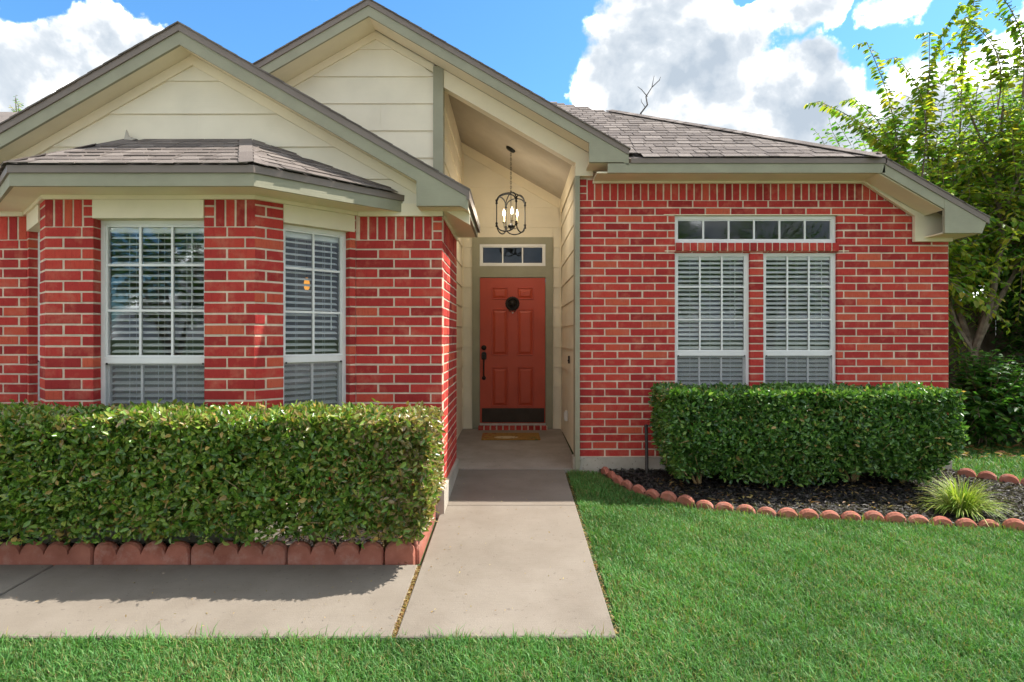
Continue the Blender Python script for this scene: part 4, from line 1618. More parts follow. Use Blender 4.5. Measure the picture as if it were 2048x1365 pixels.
for k in range(3):
    a = R(-90 + 120 * k + 8)
    c, s = math.cos(a), math.sin(a)
    px, py = LX + c * 0.094, LY + s * 0.094
    m = MB()
    m.tube([(LX + c * 0.02, LY + s * 0.02, 2.70), (LX + c * 0.06, LY + s * 0.06, 2.675), (LX + c * 0.09, LY + s * 0.09, 2.69), (px, py, 2.745)], 0.005, 6)
    m.lathe([(0.006, 0.0), (0.020, 0.006), (0.022, 0.010), (0.010, 0.014)], (px, py, 2.745), 'Z', 10)
    m.build('candle_arm', 'iron', lan)
    m = MB(); m.lathe([(0.0115, 0.0), (0.0115, 0.075)], (px, py, 2.758), 'Z', 10); m.build('candle_sleeve', 'candle_sleeve', lan)
    m = MB(); m.lathe([(0.008, 0.0), (0.0165, 0.018), (0.018, 0.034), (0.012, 0.062), (0.003, 0.088)], (px, py, 2.834), 'Z', 10); m.build('bulb', 'bulb_glow', lan, True)

ll = bpy.data.lights.new('lantern_light', 'POINT')
ll.energy = 3.4
ll.color = (1.0, 0.88, 0.70)
ll.shadow_soft_size = 0.09
llo = bpy.data.objects.new('lantern_light', ll)
COL.objects.link(llo)
llo.location = (LX, LY, 2.87)

# little amber pendant lamp inside the bay room
al = thing('pendant_lamp', (-2.05, 5.9, 1.80), 'small amber glass pendant lamp glowing inside the bay room', 'lamp')
m = MB(); m.lathe([(0.010, 0.12), (0.022, 0.105), (0.029, 0.06), (0.026, 0.018), (0.016, 0.0)], (-2.05, 5.9, 1.80), 'Z', 14); m.build('shade', 'amber_glow', al, True)
m = MB(); m.tube([(-2.05, 5.9, 1.92), (-2.05, 5.9, 2.424)], 0.004, 5); m.build('cord', 'amber_cord', al)


# ------------------------------------------------------------------ hedges
def hedge(label, x0, x1, y0, y1, ztop, n_leaf, palette, weights, leaf_len, shape, trunks, dry_sunlit=None, group='clipped hedges'):
    """leaves fill a shell around a box-like body; shape(u) returns local jitter of the faces"""
    xc, yc = (x0 + x1) / 2, (y0 + y1) / 2
    root = thing('hedge', (xc, yc, gz(yc)), label, 'hedge', group)
    N = n_leaf
    zlo = gz(yc) + 0.02
    fx = lambda t: x0 + (x1 - x0) * t
    # areas: front, top, right end, left end, back, inner volume
    A = np.array([(x1 - x0) * (ztop - zlo), (x1 - x0) * (y1 - y0) * 1.2, (y1 - y0) * (ztop - zlo) * 1.2, (y1 - y0) * (ztop - zlo), (x1 - x0) * (ztop - zlo) * 0.3, (x1 - x0) * (ztop - zlo) * 1.3])
    side = rng.choice(6, N, p=A / A.sum())
    a, b = rng.random(N), rng.random(N)
    depth = np.abs(rng.normal(0, 0.045, N))
    P = np.zeros((N, 3))
    Nn = np.zeros((N, 3))
    zz = zlo + (ztop - zlo) * b
    for k in range(6):
        q = side == k
        if k == 0:
            P[q] = np.stack([fx(a[q]), np.full(q.sum(), y0) + depth[q], zz[q]], 1); Nn[q] = (0, -1, 0.15)
        elif k == 1:
            P[q] = np.stack([fx(a[q]), y0 + (y1 - y0) * b[q], ztop - depth[q] * 0.8], 1); Nn[q] = (0, 0, 1)
        elif k == 2:
            P[q] = np.stack([x1 - depth[q], y0 + (y1 - y0) * a[q], zz[q]], 1); Nn[q] = (1, 0, 0.1)
        elif k == 3:
            P[q] = np.stack([x0 + depth[q], y0 + (y1 - y0) * a[q], zz[q]], 1); Nn[q] = (-1, 0, 0.1)
        elif k == 4:
            P[q] = np.stack([fx(a[q]), y1 - depth[q], zz[q]], 1); Nn[q] = (0, 1, 0.1)
        else:
            P[q] = np.stack([fx(a[q]), y0 + 0.08 + (y1 - y0 - 0.1) * rng.random(q.sum()), zz[q]], 1); Nn[q] = (0, -0.4, 0.6)
    tuft = rng.random(N) < 0.035
    P[tuft] += Nn[tuft] * rng.uniform(0.0, 0.05, (tuft.sum(), 1))
    P, Nn, keep = shape(P, Nn)
    gap = np.sin(P[:, 0] * 23 + np.sin(P[:, 2] * 17) * 2) * np.sin(P[:, 2] * 21 + P[:, 0] * 5) + 0.5 * np.sin(P[:, 0] * 51 + P[:, 2] * 37)
    P -= Nn * (np.clip(gap - 0.35, 0, 1) * 0.075)[:, None]
    P, Nn = P[keep], Nn[keep]
    n = len(P)
    D = norm_rows(Nn * 0.55 + rand_unit(n) * 0.9 + np.array([0, 0, 0.25]))
    F = norm_rows(Nn * 0.8 + rand_unit(n) * 0.75 + np.array([0, 0, 0.35]))
    L = leaf_len * rng.uniform(0.5, 1.45, n)
    V, Fc = leaves_arrays(P, D, F, L, L * rng.uniform(0.42, 0.58, n))
    cols = leaf_colors(n, palette, weights)
    if dry_sunlit is not None:
        w = np.repeat(np.clip(dry_sunlit(P), 0, 1), 2)
        pick = rng.random(len(w)) < w
        alt = np.array([(0.30, 0.24, 0.085), (0.24, 0.25, 0.06), (0.34, 0.24, 0.13)])[rng.integers(0, 3, len(w))]
        cols[pick] = alt[pick] * rng.uniform(0.8, 1.15, (pick.sum(), 1))
    fast_mesh('foliage', V, Fc, 4, 'leaf', root, cols)
    # stems and twigs
    m = MB()
    for (tx, ty) in trunks:
        for s in range(5):
            ex, ey = tx + random.uniform(-.28, .28), ty + random.uniform(-.14, .14)
            zt = ztop - random.uniform(0.12, 0.4)
            m.tube([(tx + random.uniform(-.03, .03), ty + random.uniform(-.03, .03), gz(ty) - 0.03), ((tx + ex) / 2 + random.uniform(-.05, .05), (ty + ey) / 2, (gz(ty) + zt) / 2 - 0.05), (ex, ey, zt)], [0.014, 0.010, 0.004], 5)
    m.build('stem', 'twig', root)
    m = MB()
    for _ in range(int((x1 - x0) * 230)):
        k = random.randrange(max(1, n))
        p, d = P[k], Nn[k]
        dirv = Vector(d) * 0.5 + Vector((random.uniform(-1, 1), random.uniform(-.4, .4), random.uniform(-.3, 1)))
        dirv.normalize()
        p = Vector(p)
        ln = random.uniform(0.06, 0.15)
        m.tube([p - dirv * ln * 0.7, p + Vector((random.uniform(-.01, .01), 0, random.uniform(-.01, .01))), p + dirv * ln * 0.3], [0.0034, 0.0028, 0.0016], 4)
    kind(m.build('twigs', 'twig', root), 'stuff')
    return root


def wobble(P, amp, sc, seed):
    return amp * (np.sin(P[:, 0] * sc + seed) * 0.5 + np.sin(P[:, 0] * sc * 2.3 + P[:, 2] * sc * 1.7 + seed * 2.1) * 0.35 + np.sin(P[:, 2] * sc * 3.1 + P[:, 1] * sc * 2 + seed) * 0.25)


def shape_left(P, Nn):
    z = P[:, 2]
    low = np.clip((0.35 - z) / 0.45, 0, 1)
    P[:, 1] += wobble(P, 0.03, 5, 1.0) + low * 0.17 * (P[:, 1] < 3.9)
    P[:, 2] += wobble(P, 0.018, 6, 3.0) * (z > 0.6)
    r = np.clip((P[:, 0] + 0.9) / 0.45, 0, 1)
    P[:, 0] -= r * low * 0.17
    P[:, 2] -= np.clip((P[:, 0] + 0.62) / 0.17, 0, 1) ** 2 * 0.03
    hole = np.sin(P[:, 0] * 9 + 1) + np.sin(P[:, 2] * 11 + P[:, 0] * 6) + rng.normal(0, 0.7, len(P))
    keep = (P[:, 2] > 0.045 + 0.05 * rng.random(len(P))) & ~((hole > 2.5) & (z < 0.5))
    keep &= ~((P[:, 2] < 0.14) & (rng.random(len(P)) < 0.3))
    return P, Nn, keep


hedge('long clipped hedge in front of the bay window, browning at its end by the walk', -4.5, -0.50, 3.56, 4.14, 0.845, 80000,
      [(0.075, 0.165, 0.024), (0.15, 0.275, 0.04), (0.23, 0.345, 0.055), (0.33, 0.38, 0.08), (0.48, 0.32, 0.10)], [2.6, 4, 3, 1.8, 0.8], 0.041, shape_left,
      [(-4.2, 3.95), (-3.6, 4.0), (-3.0, 3.95), (-2.4, 4.0), (-1.8, 3.95), (-1.3, 4.0), (-0.85, 4.0)],
      dry_sunlit=lambda P: np.clip((P[:, 0] + 1.15) / 0.6, 0, 1) * 0.62 + (P[:, 2] > 0.78) * 0.22)  # browned leaves at the walk end; paler top tint imitates sunlight


def shape_right(P, Nn):
    z = P[:, 2]
    low = np.clip((0.42 - z) / 0.5, 0, 1)
    P[:, 1] += wobble(P, 0.045, 4, 2.0) + low * 0.22 * (P[:, 1] < 5.5)
    P[:, 2] += wobble(P, 0.018, 5, 1.0) * (z > 0.6)
    e = np.clip((P[:, 0] - 3.3) / 0.75, 0, 1)
    P[:, 0] -= e * low * 0.28
    e2 = np.clip((1.75 - P[:, 0]) / 0.5, 0, 1)
    P[:, 0] += e2 * low * 0.20
    under = -0.02 + 0.085 * (0.5 + 0.5 * np.sin(P[:, 0] * 4.2 + 0.6)) + 0.04 * rng.random(len(P))
    hole = np.sin(P[:, 0] * 7 + 2) + np.sin(P[:, 2] * 10 + P[:, 0] * 5) + rng.normal(0, 0.7, len(P))
    keep = (z > under) & ~((hole > 2.5) & (z < 0.55))
    keep &= ~((z < under + 0.12) & (rng.random(len(P)) < 0.4))
    return P, Nn, keep


hedge('dark glossy clipped hedge under the pair of windows, standing in black mulch', 1.37, 3.87, 5.13, 5.84, 0.842, 60000,
      [(0.055, 0.140, 0.030), (0.095, 0.215, 0.038), (0.155, 0.29, 0.055), (0.25, 0.37, 0.08), (0.46, 0.31, 0.11)], [3.2, 4, 2.5, 1.0, 0.25], 0.042, shape_right,
      [(1.72, 5.52), (2.3, 5.6), (2.75, 5.55), (3.2, 5.6), (3.65, 5.55)])


# ------------------------------------------------------------------ scalloped edging
def edging_mesh(n=4, pitch=0.155, h=0.135, th=0.052, curve=0.0):
    """block of n scallops, thickness th; x along, front at y=0, base buried"""
    prof = []
    r = pitch / 2
    for k in range(n):
        cx = pitch * (k + 0.5)
        for a in np.linspace(math.pi * 1.0, 0.0, 9):
            prof.append((cx + math.cos(a) * r * 0.97, h - r * 0.84 + math.sin(a) * r * 0.84))
    L = n * pitch - 0.004
    prof = [(min(max(x, 0.002), L), z) for x, z in prof]
    poly = [(0.002, -0.06)] + prof[::1] + [(L, -0.06)]
    m = MB()
    npt = len(poly)
    c = 0.016
    # front face inset for a soft arris
    cxm = L / 2
    rings = []
    for y, ins in ((0.0, c), (c, 0.0), (th - c, 0.0), (th, c)):
        ring = []
        for (x, z) in poly:
            zz = z - ins if z > -0.05 else z
            ring.append((x + (ins if x < 0.01 else -ins if x > L - 0.01 else 0) * 0.5, y, zz))
        rings.append(ring)
    v = [p for r_ in rings for p in r_]
    f = [tuple(range(npt)), tuple(range(4 * npt - 1, 3 * npt - 1, -1))]
    for k in range(3):
        for i in range(npt):
            f.append((k * npt + i, (k + 1) * npt + i, (k + 1) * npt + (i + 1) % npt, k * npt + (i + 1) % npt))
    m.add(v, f)
    me = m.mesh('edging_block')
    me.materials.append(M['edging_concrete'])
    return me


edge4, edge2, edge1 = edging_mesh(4), edging_mesh(2), edging_mesh(1)
edge_corner = edging_mesh(1, pitch=0.20, h=0.145)


def edging(me, x, y, ang, label, group, lift=0.0, lean=0.0):
    o = bpy.data.objects.new('edging_block', me)
    COL.objects.link(o)
    slope = 0.052 * math.sin(R(ang))
    o.matrix_world = Matrix.Translation((x, y, gz(y) + lift)) @ Matrix.Rotation(R(ang), 4, 'Z') @ Matrix.Rotation(-math.atan(slope), 4, 'Y') @ Matrix.Rotation(R(lean), 4, 'X')
    tag(o, label, 'edging block', group)
    return o


x = -0.83
edging(edge_corner, -0.83, 3.800, 0, 'red concrete edging corner piece where the sidewalk meets the walk', None)
k = 0
while x - 0.62 > -5.6:
    x -= 0.62
    edging(edge4, x, 3.800 + random.uniform(-.003, .003), random.uniform(-.3, .3), 'red scalloped concrete edging block between the sidewalk and the long hedge', 'edging along the sidewalk', lean=random.uniform(-2, 1))
    k += 1
y = 3.86
for k in range(2):
    edging(edge2 if k == 1 else edge4, -0.612 + 0.0, y, 90 + random.uniform(-.6, .6), 'red scalloped edging block along the walk beside the hedge end' if k == 0 else 'short red edging block by the walk touching the brick corner', None, lean=random.uniform(-2, 2))
    y += 0.622
# curved border of the mulch bed: single-scallop spacing follows the curve in two-scallop blocks


def walk_curve(pts, step):
    out = []
    pts = [Vector(p) for p in pts]
    i, pos = 0, pts[0].copy()
    out.append(pos.copy())
    while i < len(pts) - 1:
        rem = step
        while i < len(pts) - 1 and (pts[i + 1] - pos).length < rem:
            rem -= (pts[i + 1] - pos).length
            pos = pts[i + 1].copy()
            i += 1
        if i >= len(pts) - 1:
            break
        pos = pos + (pts[i + 1] - pos).normalized() * rem
        out.append(pos.copy())
    return out


cv = walk_curve(edge_front, 0.316)
for a, b in zip(cv[:-1], cv[1:]):
    d = b - a
    edging(edge2, a.x, a.y, math.degrees(math.atan2(d.y, d.x)) + random.uniform(-1.5, 1.5), 'red scalloped edging block curving between the lawn and the black mulch', 'edging round the mulch bed', lift=-0.070 + random.uniform(-.016, .010), lean=random.uniform(-5, 6))
cv = walk_curve(edge_back, 0.316)
for a, b in zip(cv[:-1], cv[1:]):
    d = b - a
    edging(edge2, a.x, a.y, math.degrees(math.atan2(d.y, d.x)), 'weathered edging block between the mulch and the side-yard grass', 'edging towards the side yard', lift=-0.055, lean=random.uniform(-3, 3))

# ------------------------------------------------------------------ mulch chips and fallen leaves
def chips(name, poly, n, size, cols_fn, mat, z_off, kindv='stuff'):
    xs = [p[0] for p in poly]
    ys_ = [p[1] for p in poly]
    x = rng.uniform(min(xs), max(xs), n)
    y = rng.uniform(min(ys_), max(ys_), n)
    k = in_poly(x, y, poly)
    x, y = x[k], y[k]
    n = len(x)
    z = np.array([gz(v) for v in y]) + z_off + rng.random(n) * 0.018
    P = np.stack([x, y, z], 1)
    D = norm_rows(np.stack([rng.normal(0, 1, n), rng.normal(0, 1, n), rng.normal(0, 0.28, n)], 1))
    F = norm_rows(np.stack([rng.normal(0, .35, n), rng.normal(0, .35, n), np.ones(n)], 1))
    L = size * rng.uniform(0.5, 1.6, n)
    V, Fc = leaves_arrays(P - D * L[:, None] / 2, D, F, L, L * rng.uniform(0.2, 0.42, n))
    o = fast_mesh(name, V, Fc, 4, mat, None, np.repeat(cols_fn(n), 2, axis=0))
    return kind(o, kindv)


chips('mulch_chips', bed_poly, 30000, 0.042, lambda n: np.clip(np.array([0.050, 0.044, 0.041]) * rng.uniform(0.3, 2.4, (n, 1)) + rng.normal(0, 0.002, (n, 3)), 0.004, 0.2), 'grass_blade', -0.006)
chips('mulch_chips', [(-6, 3.86), (-0.66, 3.86), (-0.66, 4.4), (-6, 4.4)], 5000, 0.04, lambda n: np.clip(np.array([0.06, 0.042, 0.03]) * rng.uniform(0.35, 2.2, (n, 1)), 0.004, 0.2), 'grass_blade', -0.01)
tan = lambda n: np.array([(0.36, 0.24, 0.10), (0.28, 0.15, 0.06), (0.42, 0.32, 0.12)])[rng.integers(0, 3, n)] * rng.uniform(0.6, 1.2, (n, 1))
lit = [(1.4, 4.9), (3.6, 4.75), (3.9, 5.6), (1.3, 5.7)]
chips('leaf_litter', lit, 420, 0.035, tan, 'grass_blade', 0.014)
chips('leaf_litter', [(-0.610, 2.98), (-0.588, 2.98), (-0.588, 3.78), (-0.610, 3.78)], 1500, 0.018, tan, 'grass_blade', -0.022)
chips('leaf_litter', [(0.513, 3.0), (0.535, 3.0), (0.535, 5.9), (0.513, 5.9)], 380, 0.018, tan, 'grass_blade', -0.02)
chips('leaf_litter', [(-0.55, 3.0), (0.5, 3.0), (0.5, 5.9), (-0.55, 5.9)], 70, 0.014, tan, 'grass_blade', 0.003)
chips('leaf_litter', [(-2.9, 3.0), (-0.62, 3.0), (-0.62, 3.78), (-2.9, 3.78)], 60, 0.014, tan, 'grass_blade', 0.001)
chips('leaf_litter', [(-0.95, 3.80), (-0.62, 3.80), (-0.62, 4.5), (-0.95, 4.5)], 260, 0.03, tan, 'grass_blade', 0.0)


# ------------------------------------------------------------------ lawn
def grass(name, regions, mat='grass_blade', label=None):
    Vs, Fs, Cs, base = [], [], [], 0
    for (poly, dens, h0, h1, wid, pal) in regions:
        xs = [p[0] for p in poly]
        ys_ = [p[1] for p in poly]
        n = int(dens * (max(xs) - min(xs)) * (max(ys_) - min(ys_)))
        x = rng.uniform(min(xs), max(xs), n)
        y = rng.uniform(min(ys_), max(ys_), n)
        k = in_poly(x, y, poly)
        x, y = x[k], y[k]
        n = len(x)
        clump = np.sin(x * 5.1 + np.sin(y * 3.7) * 2) * np.sin(y * 6.3 + x * 2.2) + 0.6 * np.sin(x * 17 + y * 11)
        z = np.array([gz(v) for v in y]) - 0.036
        h = rng.uniform(h0, h1, n) * (1 + 0.12 * clump)
        a = rng.uniform(0, 2 * math.pi, n)
        lean = rng.uniform(0.15, 0.95, n)
        dx, dy = np.cos(a) * lean, np.sin(a) * lean
        wx, wy = -np.sin(a), np.cos(a)
        w = wid * rng.uniform(0.6, 1.3, n)
        b = np.stack([x, y, z], 1)
        side = np.stack([wx * w / 2, wy * w / 2, np.zeros(n)], 1)
        mid = b + np.stack([dx * h * 0.42, dy * h * 0.42, h * 0.62], 1)
        tip = b + np.stack([dx * h * 1.05, dy * h * 1.05, h * (1.0 - 0.28 * lean)], 1)
        V = np.stack([b - side, b + side, mid + side * 0.85, mid - side * 0.85, tip + side * 0.12, tip - side * 0.12], 1).reshape(-1, 3)
        q = np.array([0, 1, 2, 3, 3, 2, 4, 5])
        F = (np.arange(n)[:, None] * 6 + q[None, :]).ravel() + base
        base += n * 6
        palette = np.array(pal)
        pk = palette[rng.integers(0, len(palette), n)]
        patch = np.sin(x * 1.7 + 0.8) * np.sin(y * 2.3 + x * 0.9) + 0.7 * np.sin(x * 3.9 - y * 2.7 + 1.3) + 0.5 * np.sin(x * 9.1 + y * 7.7)
        c = pk * (1 + 0.10 * clump[:, None] + 0.07 * patch[:, None] + rng.normal(0, 0.18, (n, 1)))
        dryb = rng.random(n) < 0.06 + 0.07 * np.clip(patch, 0, 2)
        c[dryb] = np.array([0.30, 0.26, 0.10]) * rng.uniform(0.7, 1.2, (dryb.sum(), 1))
        Vs.append(V); Fs.append(F); Cs.append(np.repeat(np.clip(c, 0.01, 0.8), 2, axis=0))
    o = fast_mesh(name, np.concatenate(Vs), np.concatenate(Fs), 4, mat, None, np.concatenate(Cs))
    return kind(o, 'stuff')


GP = [(0.083, 0.240, 0.050), (0.108, 0.278, 0.062), (0.074, 0.205, 0.045), (0.132, 0.285, 0.075), (0.155, 0.232, 0.066)]
lawn_right = [(0.545, 2.955), (6.2, 2.955), (6.2, 3.55)] + [(x, y - 0.015) for x, y in edge_front[::-1]] + [(0.78, 5.96), (0.545, 5.96)]
strip_front = [(-5.5, 1.9), (6.2, 1.9), (6.2, 2.955), (-5.5, 2.955)]
grass('lawn', [(strip_front, 17500, 0.040, 0.064, 0.0046, GP), (lawn_right, 16500, 0.038, 0.060, 0.0048, GP),
               ([(-5.5, 2.90), (0.53, 2.90), (0.53, 2.975), (-5.5, 2.975)], 1700, 0.06, 0.10, 0.0042, GP)])
side_yard = [(4.45, 5.78), (4.70, 5.50), (5.14, 5.20), (5.65, 4.95), (8.5, 4.9), (8.5, 7.4), (4.45, 7.4)]
grass('lawn', [(side_yard, 4200, 0.05, 0.09, 0.007, GP)])
grass('lawn', [([(edge_front[i][0], edge_front[i][1] - 0.05), (edge_front[i + 1][0], edge_front[i + 1][1] - 0.05), (edge_front[i + 1][0], edge_front[i + 1][1] + 0.0), (edge_front[i][0], edge_front[i][1] + 0.0)], 2600, 0.06, 0.11, 0.005,
                [(0.20, 0.26, 0.05), (0.12, 0.22, 0.04)]) for i in range(4, 15)])

# ornamental grass clump in the mulch
og = thing('ornamental_grass', (3.57, 4.74, gz(4.74)), 'yellow-green clump of arching strap-leaved grass in the black mulch', 'plant')
Vs, Fs, base = [], [], 0
n = 620
for i in range(n):
    a = random.uniform(0, 2 * math.pi)
    r0_ = random.uniform(0, 0.065)
    ln = random.uniform(0.18, 0.35)
    el = random.uniform(0.55, 1.45)
    b = Vector((3.57 + math.cos(a) * r0_ * 1.5, 4.74 + math.sin(a) * r0_, gz(4.74) - 0.01))
    d = Vector((math.cos(a + random.uniform(-.5, .5)) * math.cos(el), math.sin(a + random.uniform(-.5, .5)) * math.cos(el), math.sin(el)))
    w = random.uniform(0.0035, 0.006)
    sd = d.cross(Vector((0, 0, 1)))
    sd = (sd.normalized() if sd.length > 1e-3 else Vector((1, 0, 0))) * w
    pts, p = [b], b.copy()
    for k in range(4):
        p = p + d * ln / 4
        d = (d + Vector((0, 0, -0.30 - 0.10 * k))).normalized()
        pts.append(p.copy())
    for k, q in enumerate(pts):
        t_ = 1 - 0.8 * (k / 4) ** 2
        Vs += [tuple(q - sd * t_), tuple(q + sd * t_)]
    for k in range(4):
        Fs += [base + 2 * k, base + 2 * k + 1, base + 2 * k + 3, base + 2 * k + 2]
    base += 10
pal = np.array([(0.26, 0.36, 0.05), (0.34, 0.42, 0.08), (0.18, 0.30, 0.04), (0.42, 0.42, 0.14)])
cols = np.repeat(pal[rng.integers(0, 4, n)] * rng.uniform(0.8, 1.2, (n, 1)), 4, axis=0)
fast_mesh('blades', np.array(Vs), np.array(Fs), 4, 'grass_blade', og, cols)
# metal rod standing by the wall
m = MB()
m.tube([(1.300, 5.80, -0.08), (1.312, 5.86, 0.15), (1.322, 5.93, 0.445)], 0.016, 8)
m.lathe([(0.019, 0.0), (0.022, 0.012), (0.012, 0.024)], (1.322, 5.932, 0.435), 'Z', 8)
rod = m.build('metal_rod', 'rod_metal')
tag(rod, 'thin dark metal rod leaning against the brick wall beside the dark hedge', 'rod')


# ------------------------------------------------------------------ trees, shrubs, fence
def limb_path(a, b, bend=0.1, n=6):
    a, b = Vector(a), Vector(b)
    d = b - a
    off = Vector((random.uniform(-1, 1), random.uniform(-1, 1), random.uniform(-.2, .6))) * d.length * bend
    return [a + d * t_ + off * math.sin(t_ * math.pi) for t_ in np.linspace(0, 1, n)]


def shoot_leaves(path, leaf_len, spacing, out, droop=0.0, start=0.15):
    """leaves set in two ranks along a shoot: appends (P, D, N, L)"""
    path = [Vector(p) for p in path]
    tot = sum((path[i + 1] - path[i]).length for i in range(len(path) - 1))
    s = tot * start
    side = 1
    while s < tot:
        # locate
        acc = 0
        for i in range(len(path) - 1):
            l = (path[i + 1] - path[i]).length
            if acc + l >= s:
                break
            acc += l
        d = (path[i + 1] - path[i]).normalized()
        p = path[i] + d * (s - acc)
        h = d.cross(Vector((0, 0, 1)))
        h = h.normalized() if h.length > 0.05 else Vector((1, 0, 0))
        h = (Matrix.Rotation(random.uniform(-.5, .5), 3, d) @ h)
        dd = (h * side * 0.9 + d * 0.45 + Vector((0, 0, -0.25 - droop)) + Vector((random.uniform(-.25, .25), random.uniform(-.25, .25), random.uniform(-.25, .25)))).normalized()
        nn = (Vector((0, 0, 1)) + Vector((random.uniform(-.6, .6), random.uniform(-.6, .6), 0))).normalized()
        taper = 1.0 - 0.45 * (s / tot) ** 2
        out.append((p, dd, nn, leaf_len * random.uniform(0.75, 1.15) * taper))
        side = -side
        s += spacing * random.uniform(0.7, 1.3)


def emit_leaves(out, name, parent, palette, weights, wid=0.45, tint=None):
    P = np.array([tuple(o[0]) for o in out])
    D = np.array([tuple(o[1]) for o in out])
    N = np.array([tuple(o[2]) for o in out])
    L = np.array([o[3] for o in out])
    V, F = leaves_arrays(P, D, N, L, L * wid * rng.uniform(0.85, 1.15, len(L)))
    return fast_mesh(name, V, F, 4, 'tree_leaf', parent, leaf_colors(len(L), palette, weights, 0.2))


YG = [(0.36, 0.42, 0.05), (0.25, 0.38, 0.05), (0.15, 0.29, 0.04), (0.46, 0.40, 0.05), (0.08, 0.19, 0.03)]
DG = [(0.06, 0.17, 0.03), (0.09, 0.23, 0.036), (0.14, 0.28, 0.045), (0.22, 0.35, 0.06), (0.04, 0.12, 0.024)]

# the tall loose tree between the house and the fence
tr = thing('leafy_tree', (6.25, 8.05, 0.0), 'tall loose yellow-green tree with long arching shoots beside the house', 'tree')
tm = MB()
stem = []
base = Vector((6.25, 8.05, -0.05))
fork = Vector((6.22, 8.05, 1.12))
tm.tube([base, (6.26, 8.05, 0.5), fork], [0.075, 0.062, 0.055], 8)
limbs = [((5.85, 8.0, 1.85), 0.03), ((6.55, 8.0, 2.6), 0.04), ((6.1, 8.3, 2.4), 0.035), ((6.9, 8.2, 2.2), 0.03)]
nodes = []
for (e, r_) in limbs:
    pth = limb_path(fork, e, 0.08)
    tm.tube(pth, r_ + 0.012, 7, r_)
    nodes.append(Vector(e))
second = [(0, (5.1, 7.8, 3.2)), (0, (5.5, 7.8, 3.0)), (1, (6.5, 7.9, 4.4)), (1, (6.9, 7.8, 3.9)), (1, (6.1, 7.9, 4.2)), (2, (5.7, 8.2, 3.9)), (2, (6.3, 8.4, 4.2)), (3, (7.4, 8.0, 3.6)), (3, (7.2, 7.6, 4.6)), (3, (7.7, 7.6, 2.8)), (0, (5.35, 7.7, 2.3)), (3, (6.9, 8.0, 3.2)), (0, (5.6, 8.0, 2.5))]
tips = []
for k, e in second:
    pth = limb_path(nodes[k], e, 0.10)
    tm.tube(pth, 0.026, 6, 0.013)
    tips.append((pth, Vector(e)))
out = []
sh_paths = []
# the named long shoots
longs = [((5.1, 7.8, 3.2), (3.98, 7.75, 4.40)), ((5.1, 7.8, 3.2), (4.57, 7.7, 5.15)), ((5.35, 7.8, 3.3), (5.38, 7.7, 5.28)), ((5.1, 7.8, 3.2), (4.52, 7.9, 4.50)), ((5.2, 7.8, 3.1), (4.30, 7.6, 4.05)),
         ((5.35, 7.8, 3.4), (5.02, 7.8, 5.00)), ((5.7, 8.2, 3.9), (5.93, 7.9, 5.75)), ((6.5, 7.6, 4.4), (6.40, 7.6, 6.2)), ((6.5, 7.6, 4.4), (6.05, 7.6, 5.9)), ((6.9, 7.3, 3.9), (6.9, 7.3, 5.9)),
         ((6.3, 8.4, 4.2), (6.6, 8.4, 6.4)), ((7.2, 7.6, 4.6), (7.3, 7.6, 6.3)), ((6.1, 7.5, 4.2), (5.65, 7.4, 5.3))]
for a, b in longs:
    pth = limb_path(a, b, 0.06, 8)
    side_ = -1 if b[0] <= a[0] + 0.1 else 1
    pth = [p + Vector((-side_ * 0.16 * math.sin(q_ / 7 * math.pi), 0, 0.10 * math.sin(q_ / 7 * math.pi))) for q_, p in enumerate(pth)]
    tipv = pth[-1] + Vector((side_ * 0.14, 0, -0.03))
    pth = pth + [tipv]
    tm.tube(pth, 0.010, 5, 0.003)
    for rep in range(3):
        shoot_leaves(pth, 0.155, 0.040, out, droop=0.35, start=0.2)
    for _ in range(5):
        t_ = random.uniform(0.15, 0.6)
        p0 = pth[int(t_ * (len(pth) - 1))]
        e = p0 + Vector((random.uniform(-.5, .4), random.uniform(-.4, .4), random.uniform(.1, .6)))
        q = limb_path(p0, e, 0.1, 5)
        tm.tube(q, 0.005, 4, 0.002)
        shoot_leaves(q, 0.135, 0.045, out, droop=0.2)
# the body of the crown
for _ in range(680):
    pth, e = random.choice(tips)
    p0 = pth[random.randrange(1, len(pth))]
    v = Vector((random.gauss(0, .62), random.gauss(0, .32), random.gauss(0.08, .62)))
    e2_ = p0 + v
    if e2_.x < 4.75 and e2_.z < 3.0:
        continue
    if e2_.x < 4.85 + max(0, (3.0 - e2_.z)) * 0.6 + max(0, e2_.z - 3.6) * 0.55:
        continue
    q = limb_path(p0, e2_, 0.15, 5)
    tm.tube(q, 0.006, 4, 0.002)
    shoot_leaves(q, 0.14, 0.045, out, droop=0.15)
tm.build('trunk', 'bark', tr)
emit_leaves(out, 'crown', tr, YG, [3.4, 3.6, 2.0, 1.6, 0.5], 0.5)


